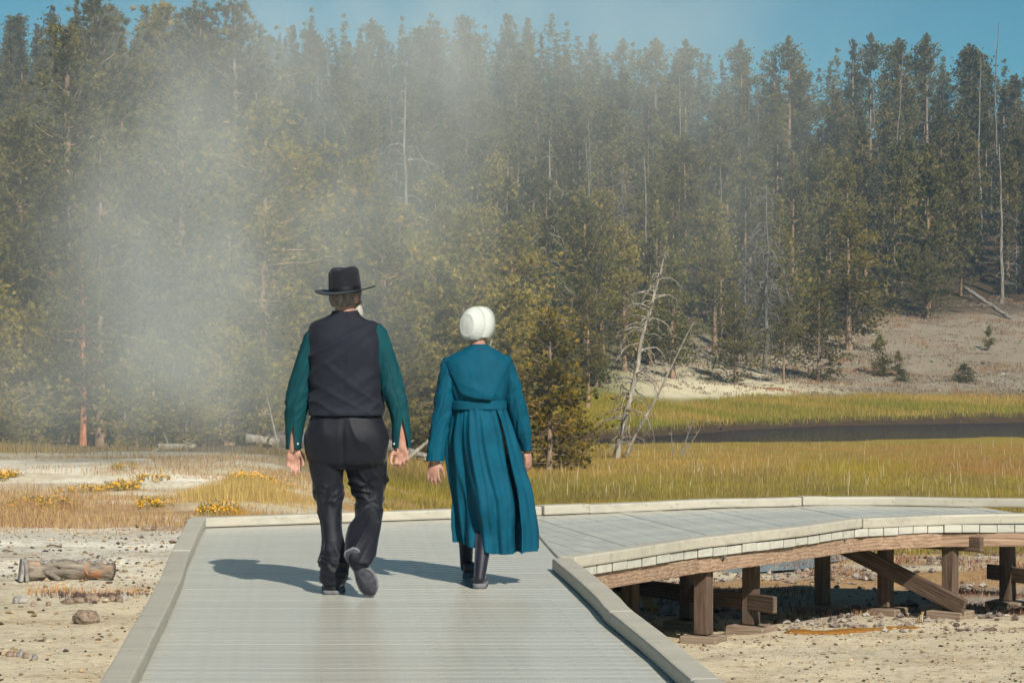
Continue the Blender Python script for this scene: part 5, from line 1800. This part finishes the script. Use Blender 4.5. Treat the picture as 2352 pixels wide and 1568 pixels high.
me = mesh_np("grass_tuft", tuft[0], [tuft[1], tuft[2]], False); add_attr(me, "tint", tuft[3])
tag(link("grass_tuft", me, None, M_GRASS), "wide fine golden grass tuft left of the person in the hat", "grass tuft")

# reddish plants among the stones below the raised branch
def red(n):
    X = rng.uniform(.6, 5.5, n); Y = rng.uniform(19.2, 27, n)
    k = n2(X, Y, 1.3, 2, 77)
    ok = k > .60
    X, Y = X[ok], Y[ok]
    n = len(X)
    return blades(rng, X, Y, rng.uniform(.02, .09, n), rng.uniform(.006, .012, n), pick(rng, pal([(128, 84, 66), (150, 110, 84), (104, 72, 62), (176, 146, 104)]), n), .7)
def darkp(n):
    X = rng.normal(-2.72, .16, n); Y = rng.normal(15.65, .07, n)
    return blades(rng, X, Y, rng.uniform(.02, .05, n), rng.uniform(.004, .008, n), pick(rng, pal([(92, 74, 72), (110, 88, 80)]), n), .8)
field("ground_plants", "low reddish plants among the stones under the raised branch", "ground cover", [red(26000), darkp(900)])

# ------------------------------------------------------------------ flowering clumps
M_FLOWER = mat_noise("yellow_petals", lin(226, 150, 14), lin(242, 184, 30), 30, .6, 0)
M_STEM = leaf_mat("flower_leaves", lin(96, 88, 42), lin(136, 120, 56), lin(160, 138, 70))
def clump(px0, px1, py, label, seed, dens=1.0, hgt=.16):
    rng = np.random.default_rng(seed)
    g = -.27
    Y = F * (CAMZ - g) / (py - 784)
    if px0 > 800: Y = Y
    x0, x1 = wx(px0, Y), wx(px1, Y)
    c = np.array([(x0 + x1) / 2, Y, ground((x0 + x1) / 2, Y)])
    n = int(60 * dens * max(.5, (x1 - x0)) / .35)
    X = rng.uniform(x0, x1, n); Yy = Y + rng.normal(0, .28, n)
    dome = np.clip(1 - ((X - c[0]) / ((x1 - x0) / 2)) ** 2, .15, 1) ** .5
    h = hgt * dome * rng.uniform(.55, 1.1, n)
    root = thing("flower_clump", label, "flowers", tuple(c), "yellow flowering clumps on the pale bank")
    Z0 = zt(X, Yy)
    b = np.stack([X, Yy, Z0], 1); t = b + np.c_[rng.normal(0, .03, (n, 2)), h]
    sv, sq = tubes(np.stack([b, (b + t) / 2 + rng.normal(0, .008, (n, 3)), t], 1), np.full((n, 3), .0035), 3)
    P = np.repeat(b * .5 + t * .5, 5, 0) + rng.normal(0, .03, (n * 5, 3))
    V, T, tn = needles(rng, P, unit(rng.normal(0, 1, (n * 5, 3)) + np.array([0, 0, .8])), 2, .05, .010, rng.uniform(.1, .9, n * 5))
    me = mesh_np("foliage", np.concatenate([sv, V]) - c, [sq, T + len(sv)], False)
    add_attr(me, "tone", np.r_[np.full(len(sv), .4), tn])
    link("foliage", me, root, M_STEM)
    # flat heads of petals
    hd_ = np.repeat(t, 4, 0) + rng.normal(0, .016, (n * 4, 3)) * np.array([1, 1, .45])
    r = rng.uniform(.005, .010, len(hd_))
    a = np.arange(6) / 6 * 2 * PI
    nrm = unit(rng.normal(0, .5, (len(hd_), 3)) + np.array([.2, -.5, .8]))
    u_ = unit(np.cross(nrm, np.array([1, .1, .2]))); v_ = np.cross(nrm, u_)
    V = hd_[:, None, :] + r[:, None, None] * (np.cos(a)[None, :, None] * u_[:, None, :] + np.sin(a)[None, :, None] * v_[:, None, :])
    tag(link("flowers", mesh_np("flowers", V.reshape(-1, 3) - c, [np.arange(len(hd_) * 6).reshape(-1, 6)], False), root, M_FLOWER), kind="stuff")
for k, (a, b, py, lb, dn) in enumerate(((48, 151, 1172, "wide yellow flower clump nearest the pale open ground at the far left", 1.5), (150, 240, 1128, "sparse yellow flower clump in the dry grass upper left", .8), (250, 308, 1119, "dense orange yellow flower clump in the middle of the left bank", 1.6),
        (318, 372, 1100, "pale yellow flower clump high on the white bank", .6), (465, 545, 1186, "bright yellow flower clump touching the far kerb", 1.8), (328, 372, 1168, "small yellow flower clump left of the golden tuft", .8), (-5, 24, 1098, "yellow flower clump cut by the left edge", 1.1),
        (528, 612, 1097, "orange yellow mound of flowers below the pale split log", 1.3), (612, 655, 1100, "small yellow flowers at the foot of the forked dead stump", .8), (262, 305, 1080, "tiny yellow flower clump under the steam", .5),
        (868, 925, 1140, "yellow green flowering clump between the two walkers", 1.2), (1000, 1042, 1158, "yellow flowers behind the kerb beside the teal dress", 1.0))):
    clump(a - 8, b + 8, py, lb, 400 + k, dn * .55, .085 if k != 7 else .15)

# ------------------------------------------------------------------ stones
M_ROCK = mat_noise("brown_rock", lin(82, 68, 58), lin(128, 110, 94), 40, .95, 1.0, .012, c3=lin(160, 144, 124), obj_var=.2)
M_GREY = mat_noise("grey_rock", lin(92, 88, 86), lin(136, 130, 124), 24, .9, .8, .01, c3=lin(168, 160, 150), obj_var=.2)
def rock_mesh(seed, r, lumps=.35, freq=1.7):
    V, Fs = ellipsoid((0, 0, 0), (1, 1, 1), None, 32, 22)
    rng = np.random.default_rng(seed)
    # chipped faces: cut by random planes, then lumps and fine pitting
    for _ in range(9):
        nn = unit(rng.normal(0, 1, 3)); h = rng.uniform(.62, .92)
        d = V @ nn - h
        V = V - np.outer(np.maximum(d, 0) * .85, nn)
    k = fbm(V * freq + seed * 3.7, 3, seed); k2 = fbm(V * 7 + seed, 3, seed + 4)
    lay = np.sin(V[:, 2] * 16 + 4 * k) * .018
    V = V * (1 + lumps * (k - .5) * 1.6 + .16 * (k2 - .5) + lay)[:, None]
    V = V * np.array(r)
    V[:, 2] = np.maximum(V[:, 2], -.4 * r[2])
    return mesh_np("rock", V, Fs, False)
def rock(px0, px1, py0, py1, label, seed, mat=None, group="stones on the pale ground"):
    z = -.215
    Y = F * (CAMZ - z) / (py1 - 784)
    x = wx((px0 + px1) / 2, Y)
    a = (px1 - px0) / 2 / F * Y; h = (py1 - py0) / F * Y
    Y += a * .5
    me = rock_mesh(seed, (a, a * .8, h * .72))
    o = link("rock", me, None, mat or M_ROCK, (x, Y, ground(x, Y) + h * .22))
    o.rotation_euler = (0, 0, seed * 1.3)
    o.rotation_euler = (0, 0, 0)
    return tag(o, label, "rock", group)
rock(160, 227, 1400, 1436, "largest brown layered rock on the pale sand", 1)
rock(27, 66, 1362, 1384, "crumbly grey clod left of the log's dry grass", 2, M_GREY)
rock(194, 228, 1365, 1388, "round reddish brown rock in the row below the log", 3)
rock(139, 168, 1373, 1388, "low brown stone at the left end of the row below the log", 4)
rock(166, 195, 1371, 1387, "low tan stone touching the round reddish rock", 5)
rock(246, 266, 1368, 1385, "small dark stone right of the round reddish rock", 6)
rock(264, 282, 1370, 1386, "small tan stone in the right hand cluster of the row", 7)
rock(272, 294, 1363, 1380, "dark knobbly stone ending the row near the kerb", 8, M_GREY)
rock(67, 82, 1386, 1400, "single small brown stone above the largest rock's left", 9)
rock(104, 117, 1380, 1391, "tiny brown stone midway between clod and reddish rock", 10)
rock(36, 56, 1488, 1510, "dark grey stone of the cluster at the lower left", 11, M_GREY)
rock(12, 30, 1494, 1510, "leftmost brown stone of the lower left cluster", 12)
rock(24, 42, 1493, 1509, "tan stone in the middle of the lower left cluster", 13)
rock(52, 67, 1494, 1512, "brown stone on the right of the lower left cluster", 14)
rock(71, 87, 1501, 1514, "lone dark round stone beside the lower left cluster", 15, M_GREY)
rock(97, 107, 1456, 1464, "tiny dark stone alone below the largest rock", 16)
rock(345, 372, 1194, 1210, "tan rock nearest the far corner of the kerb", 17)
rock(368, 404, 1196, 1211, "low tan rock beside the far corner of the kerb", 18)
rock(319, 348, 1197, 1209, "flat brown rock left of the tan rocks by the kerb", 19)

def gravel(name, label, n, xr_, yr_, r0, r1, cols, seed, avoid=None):
    rng = np.random.default_rng(seed)
    X = rng.uniform(*xr_, n); Y = rng.uniform(*yr_, n)
    ok = rng.uniform(0, 1, n) < np.clip((n2(X, Y, .9 if yr_[1] < 60 else .25, 3, seed) - .36) * 5, .06, 1)
    X, Y = X[ok], Y[ok]
    if avoid is not None:
        ok = ~avoid(X, Y); X, Y = X[ok], Y[ok]
    n = len(X)
    r = r0 * (r1 / r0) ** (rng.uniform(0, 1, n) ** 2.6)
    O = np.array([[1, 0, 0], [0, 1, 0], [-1, 0, 0], [0, -1, 0], [.2, .1, .8], [0, 0, -.6], [.7, .7, .35], [-.7, .7, .3], [-.6, -.7, .4], [.7, -.7, .3]])
    T = np.array([[0, 6, 4], [6, 1, 4], [1, 7, 4], [7, 2, 4], [2, 8, 4], [8, 3, 4], [3, 9, 4], [9, 0, 4], [6, 0, 5], [1, 6, 5], [7, 1, 5], [2, 7, 5], [8, 2, 5], [3, 8, 5], [9, 3, 5], [0, 9, 5]])
    a = rng.uniform(0, 2 * PI, n); c, s = np.cos(a), np.sin(a)
    P = O[None] * rng.uniform(.65, 1.3, (n, len(O), 1)) * rng.uniform(.7, 1.3, (n, 1, 3))
    Q_ = P.copy(); Q_[..., 0] = P[..., 0] * c[:, None] - P[..., 1] * s[:, None]; Q_[..., 1] = P[..., 0] * s[:, None] + P[..., 1] * c[:, None]
    V = Q_ * r[:, None, None] + np.stack([X, Y, zt(X, Y) + r * .15], 1)[:, None, :]
    F_ = (np.arange(n)[:, None, None] * len(O) + T[None]).reshape(-1, 3)
    me = mesh_np(name, V.reshape(-1, 3), [F_], False)
    add_attr(me, "tint", np.repeat(pick(rng, cols, n) * .82, len(O), 0))
    return tag(link(name, me, None, M_GRAVEL), label, "gravel", kind="stuff")
m, N, L, bs = nodes_of("gravel_stone")
at_ = N.new("ShaderNodeAttribute"); at_.attribute_name = "tint"
L.new(at_.outputs["Color"], bs.inputs["Base Color"]); bs.inputs["Roughness"].default_value = .95; bs.inputs["Specular IOR Level"].default_value = .15
M_GRAVEL = m
SANDS = pal([(176, 154, 120), (150, 128, 98), (196, 178, 146), (110, 92, 74), (80, 70, 62)])
STONES = pal([(140, 130, 122), (160, 150, 140), (118, 106, 98), (172, 162, 150), (104, 86, 76), (150, 132, 116)])
gravel("gravel", "scattered small pebbles on the pale sand left of the boardwalk", 9000, (-5.4, -1.75), (10, 23), .003, .022, SANDS, 61)
gravel("gravel", "scattered small pebbles on the sand right of the boardwalk", 6000, (.85, 5.2), (13.5, 18.5), .003, .016, SANDS, 62)
gravel("stony_ground", "grey broken stones on the ground under and behind the raised branch", 11000, (.3, 6.2), (17.8, 29), .005, .045, STONES, 63)

gravel("slope_stones", "pale loose stones over the white bank and bare far slope", 4000, (6, 31), (118, 172), .03, .13, pal([(160, 152, 138), (140, 132, 118), (176, 168, 150), (112, 102, 90)]), 64, lambda X, Y: Y - shore_far(X) < 10)
gravel("bank_stones", "dark and pale stones along the far edge of the river", 700, (2, 30), (95, 124), .04, .25, pal([(110, 98, 88), (84, 72, 62), (160, 150, 136)]), 65, lambda X, Y: np.abs(Y - shore_far(X) - .2) > 1.0)

# orange algae strip at the edge of the shade
M_ALGAE = mat_noise("orange_algae", lin(112, 70, 18), lin(150, 104, 32), 30, .7, .6, .01)
rng = np.random.default_rng(9)
P = []
for t in np.linspace(0, 1, 34):
    x = 2.05 + 1.0 * t; y = 17.62 + .62 * t + rng.normal(0, .035)
    a = rng.uniform(.03, .07) * (1.2 - .6 * t)
    P.append(ellipsoid((x, y, ground(x, y) + .004), (a * 1.5, a, a * .30), None, 10, 6))
V, Fs = joinm(P)
tag(link("algae_mat", mesh_np("algae", V, Fs), None, M_ALGAE), "low orange brown algae strip along the shade of the raised branch", "algae", kind="stuff")

# shallow bluish pool beyond the raised branch
m, N, L, bs = nodes_of("pool_water")
nz = noise(N, L, objvec(N, L), 3, 4, .6)
r = ramp(N, [(.3, lin(120, 140, 150)), (.7, lin(160, 172, 176))])
L.new(nz.outputs[0], r.inputs[0]); L.new(r.outputs[0], bs.inputs["Base Color"])
bs.inputs["Roughness"].default_value = .12
bump(N, L, nz.outputs[0], .2, .02, bs)
a = np.arange(40) / 40 * 2 * PI
rad = 1 + .22 * np.sin(3 * a + 1) + .12 * np.sin(5 * a)
for (cx0, cy0, rx, ry) in ((2.55, 25.6, .95, 1.5), (4.1, 27.2, .7, .9)):
    zc = float(np.min(zt(cx0 + rx * rad * np.cos(a), cy0 + ry * rad * np.sin(a)))) + .045
    V = np.stack([cx0 + rx * rad * np.cos(a), cy0 + ry * rad * np.sin(a), np.full(40, zc)], 1)
    tag(link("pool_water", mesh_np("pool", V, [np.arange(40)[None, :]]), None, m), kind="structure")

# ------------------------------------------------------------------ the weathered log on the sand
m, N, L, bs = nodes_of("lichen_log")
v1 = objvec(N, L, (2.2, 11, 11)); v2 = objvec(N, L, (1, 1, 1))
n1 = noise(N, L, v1, 3, 6, .65); n2b = noise(N, L, v2, 7.5, 4, .6)
r1 = ramp(N, [(.32, lin(30, 26, 24)), (.39, lin(92, 84, 76)), (.54, lin(132, 122, 108)), (.74, lin(168, 158, 138))])
L.new(n1.outputs[0], r1.inputs[0])
r2 = ramp(N, [(.55, (0, 0, 0)), (.68, (1, 1, 1))]); L.new(n2b.outputs[0], r2.inputs[0])
mx = N.new("ShaderNodeMix"); mx.data_type = 'RGBA'
L.new(r2.outputs[0], mx.inputs[0]); L.new(r1.outputs[0], mx.inputs[6]); mx.inputs[7].default_value = (*lin(176, 118, 78), 1)
L.new(mx.outputs[2], bs.inputs["Base Color"]); bs.inputs["Roughness"].default_value = .9
bump(N, L, n1.outputs[0], .8, .01, bs)
M_LOG = m
LY = 16.75
lx0, lx1 = wx(62, LY), wx(262, LY)
lg = thing("weathered_log", "short weathered log with orange stained wood lying on the pale ground", "log", ((lx0 + lx1) / 2, LY, ground((lx0 + lx1) / 2, LY)))
c0 = np.array(lg.location)
K = 22
t = np.linspace(0, 1, K)
P = np.stack([lx0 + (lx1 - lx0) * t, LY + .03 * np.sin(t * 4), c0[2] + .062 + .008 * t], 1)
rd = .070 * (1 - .12 * t) * (1 + .05 * np.sin(t * 17))
V, Qd = tubes(P[None], rd[None], 24)
V = V + unit(V - np.repeat(P, 24, 0)) * (.034 * (fbm(V * np.array([7, 24, 24]), 4, 5) - .5) + .014 * (fbm(V * np.array([30, 40, 40]), 2, 6) - .5))[:, None]
link("trunk", mesh_np("log_trunk", V - c0, [Qd, np.array([np.arange(24)[::-1], np.arange(len(V) - 24, len(V))])]), lg, M_LOG)
def stub(p, q, r0_, r1_, nm="branch_stub", mat=M_LOG):
    S = np.linspace(p, q, 5)
    sv, sq = tubes(S[None], np.linspace(r0_, r1_, 5)[None], 8)
    link(nm, mesh_np(nm, sv - c0, [sq, np.array([np.arange(len(sv) - 8, len(sv))])]), lg, mat)
stub(P[4] + np.array([0, -.03, .0]), P[4] + np.array([.13, -.12, -.055]), .020, .016)
stub(P[14] + np.array([0, -.05, .01]), P[14] + np.array([.035, -.09, -.03]), .010, .005)
stub(P[8] + np.array([0, -.04, .03]), P[8] + np.array([.004, -.075, .028]), .012, .014)
stub(P[18] + np.array([0, 0, .05]), P[18] + np.array([.01, 0, .10]), .006, .004)
for k, (i, dx) in enumerate(((3, .02), (4, .02), (6, .01), (8, .01), (13, 0), (14, 0), (16, .01), (17, .02), (19, 0), (20, .01))):
    me = rock_mesh(60 + k, (.018 + .022 * ((k * 37) % 10) / 10, .016, .010 + .010 * (k % 3)), .7, 3)
    link("bark_flake", me, lg, M_GREY, tuple(P[i] + np.array([dx, -.035, .052]) - c0))
for k, (dx, tl_) in enumerate(((-.030, .12), (-.005, -.10))):
    V, Fq = box_vf((0, 0, 0), (.014, .05, .078))
    me = bevel_mesh(mesh_np("end_slab", V, [Fq], False), .005)
    o = link("end_slab", me, lg, M_GREY, tuple(P[0] + np.array([dx, -.03, .004]) - c0)); o.rotation_euler = (0, tl_, .35)

# twigs lying on the sand
M_TWIG = mat_noise("dark_twig", lin(74, 58, 46), lin(112, 92, 74), 20, .9, .3, .002)
for k, (px_, py_, ln_, lb) in enumerate(((18, 1258, .09, "short dark stick on the pale ground at the far left"), (125, 1250, .12, "dark curved twig above the log"), (150, 1165, .05, "tiny twig near the dry grass edge"))):
    x, Yk = gp(px_, py_, -.22)
    S = np.stack([np.linspace(-ln_ / 2, ln_ / 2, 6), .01 * np.sin(np.linspace(0, 3, 6)), .01 + .006 * np.sin(np.linspace(0, 5, 6))], 1)
    V, Qd = tubes(S[None], np.full((1, 6), .007), 6)
    tag(link("twig", mesh_np("twig", V, [Qd]), None, M_TWIG, (x, Yk, ground(x, Yk))), lb, "twig", "twigs on the pale ground")

# ------------------------------------------------------------------ chipmunk by the footing
M_FUR = mat_noise("brown_fur", lin(120, 92, 62), lin(158, 128, 92), 90, .9, .5, .003)
M_STRIPE = mat_noise("pale_stripe", lin(206, 194, 160), lin(222, 212, 184), 60, .9, .3, .002)
M_DSTR = mat_noise("dark_stripe", lin(44, 34, 30), lin(62, 50, 44), 60, .9, .3, .002)
cx0, cy0 = 3.15, 18.60
cz = ground(cx0, cy0)
ch = thing("chipmunk", "tiny striped chipmunk sitting in front of the shaded footing", "chipmunk", (cx0, cy0, cz))
O = np.array([cx0, cy0, cz])
B = [ellipsoid(O + np.array([0, 0, .026]), (.020, .026, .026)), ellipsoid(O + np.array([.006, .014, .050]), (.015, .017, .020)), ellipsoid(O + np.array([.012, .024, .070]), (.012, .015, .012)), ellipsoid(O + np.array([.016, .038, .067]), (.006, .008, .006))]
for sx in (-1, 1):
    B += [ellipsoid(O + np.array([.012 + sx * .009, .018, .082]), (.004, .003, .006)), capsule(O + np.array([sx * .012, .012, .016]), O + np.array([sx * .014, .030, .004]), .008, .005, 8), capsule(O + np.array([.006 + sx * .010, .026, .046]), O + np.array([.008 + sx * .008, .036, .026]), .005, .003, 8)]
V, Fs, Nn = remesh(B, .003, 2)
link("body", mesh_np("body", V - O, Fs), ch, M_FUR)
S = np.array([O + np.array([-.004, -.022, .010]), O + np.array([-.018, -.034, .012]), O + np.array([-.032, -.038, .026]), O + np.array([-.038, -.036, .046])])
V, Qd = tubes(S[None], np.array([[.006, .009, .009, .003]]), 8)
link("tail", mesh_np("tail", V - O, [Qd]), ch, M_FUR)
for k, (dx, mt) in enumerate(((-.010, M_STRIPE), (-.004, M_DSTR), (.003, M_STRIPE), (.010, M_DSTR))):
    a = np.linspace(-.2, 1.45, 8)
    S = O + np.stack([dx + .005 * a, -.0275 * np.cos(a * .8) + .02 * np.clip(a - .4, 0, 2), .020 + .036 * a / 1.45 + .008 * np.sin(a * 2)], 1)
    V, Qd = tubes(S[None], np.full((1, 8), .0032), 6)
    link("stripe", mesh_np("stripe", V - O, [Qd]), ch, mt)

# ------------------------------------------------------------------ steam drifting up from the hot ground
def gauss(N, L, pos, c, s, amp):
    sb = N.new("ShaderNodeVectorMath"); sb.operation = 'SUBTRACT'; sb.inputs[1].default_value = c
    L.new(pos, sb.inputs[0])
    dv = N.new("ShaderNodeVectorMath"); dv.operation = 'DIVIDE'; dv.inputs[1].default_value = s
    L.new(sb.outputs[0], dv.inputs[0])
    dt = N.new("ShaderNodeVectorMath"); dt.operation = 'DOT_PRODUCT'
    L.new(dv.outputs[0], dt.inputs[0]); L.new(dv.outputs[0], dt.inputs[1])
    ml = N.new("ShaderNodeMath"); ml.operation = 'MULTIPLY'; ml.inputs[1].default_value = -1
    L.new(dt.outputs["Value"], ml.inputs[0])
    ex = N.new("ShaderNodeMath"); ex.operation = 'EXPONENT'
    L.new(ml.outputs[0], ex.inputs[0])
    am = N.new("ShaderNodeMath"); am.operation = 'MULTIPLY'; am.inputs[1].default_value = amp
    L.new(ex.outputs[0], am.inputs[0])
    return am.outputs[0]

SY = 32.0
def sp(px, py, dy=0.0): return (wx(px, SY), SY + dy, wz(py, SY))
def steam_obj(name, label, lo, hi, blobs, nscale, dens):
    m = bpy.data.materials.new(name)
    m.use_nodes = True
    N, L = m.node_tree.nodes, m.node_tree.links
    N.remove(N["Principled BSDF"])
    pv = N.new("ShaderNodeVolumePrincipled")
    pv.inputs["Color"].default_value = (.94, .99, .98, 1)
    pv.inputs["Anisotropy"].default_value = 0.0
    geo = N.new("ShaderNodeTexCoord")
    ob = bpy.data.objects.new(name, None)
    pos = geo.outputs["Object"]
    tot = None
    c0 = np.array([(lo[k] + hi[k]) / 2 for k in range(3)])
    for c, s, a in blobs:
        g = gauss(N, L, pos, tuple(np.array(c) - c0), s, a)
        if tot is None:
            tot = g
        else:
            ad = N.new("ShaderNodeMath"); ad.operation = 'ADD'
            L.new(tot, ad.inputs[0]); L.new(g, ad.inputs[1]); tot = ad.outputs[0]
    mp_ = N.new("ShaderNodeMapping"); mp_.inputs["Rotation"].default_value = (0, .6, 0); mp_.inputs["Scale"].default_value = (1, .5, .62)
    L.new(pos, mp_.inputs["Vector"])
    nz = noise(N, L, mp_.outputs[0], nscale, 2, .55)
    mr = N.new("ShaderNodeMapRange"); mr.inputs[1].default_value = .30; mr.inputs[2].default_value = .68; mr.inputs[3].default_value = .15; mr.inputs[4].default_value = 1.8
    L.new(nz.outputs[0], mr.inputs[0])
    ml = N.new("ShaderNodeMath"); ml.operation = 'MULTIPLY'
    L.new(tot, ml.inputs[0]); L.new(mr.outputs[0], ml.inputs[1])
    dm = N.new("ShaderNodeMath"); dm.operation = 'MULTIPLY'; dm.inputs[1].default_value = dens
    L.new(ml.outputs[0], dm.inputs[0])
    L.new(dm.outputs[0], pv.inputs["Density"])
    L.new(pv.outputs[0], N["Material Output"].inputs["Volume"])
    bpy.data.objects.remove(ob)
    hull = [ellipsoid(tuple(np.array(c) - c0), tuple(np.array(sg) * 2.05), None, 20, 12) for c, sg, _ in blobs]
    V, Fs, _n = remesh(hull, .7, 2)
    o = link(name, mesh_np(name, V, Fs, False), None, m, tuple(c0))
    return tag(o, label, "steam", kind="stuff")

steam_obj("steam", "white steam plume drifting up across the left of the forest", (-10.5, 25.5, -.6), (9, 39, 9.5),
    [(sp(440, 680), (2.3, 2.2, 1.5), .92), (sp(480, 390), (2.3, 2.2, 1.6), .80), (sp(800, 120), (2.5, 2.2, 1.3), .90),
     (sp(1330, 50), (2.9, 2.2, 1.25), .85), (sp(1640, 330), (1.4, 2.2, 1.7), .42), (sp(330, 890), (2.6, 2.2, .8), .62), (sp(880, 450), (2.2, 2.2, 1.6), .55)],
    .6, .105)

# ------------------------------------------------------------------ thin haze box over the valley, added to lift the darks towards blue
m = bpy.data.materials.new("haze_air")
m.use_nodes = True
N, L = m.node_tree.nodes, m.node_tree.links
N.remove(N["Principled BSDF"])
pv = N.new("ShaderNodeVolumePrincipled")
pv.inputs["Color"].default_value = (.52, .74, 1.0, 1)
pv.inputs["Density"].default_value = .00045
L.new(pv.outputs[0], N["Material Output"].inputs["Volume"])
V, Fq = box_vf((0, 295, 24.0), (470, 335, 28.5))
tag(link("haze", mesh_np("haze", V, [Fq], False), None, m), "thin blue haze added over the valley to lift the dark tones", "haze", kind="stuff")
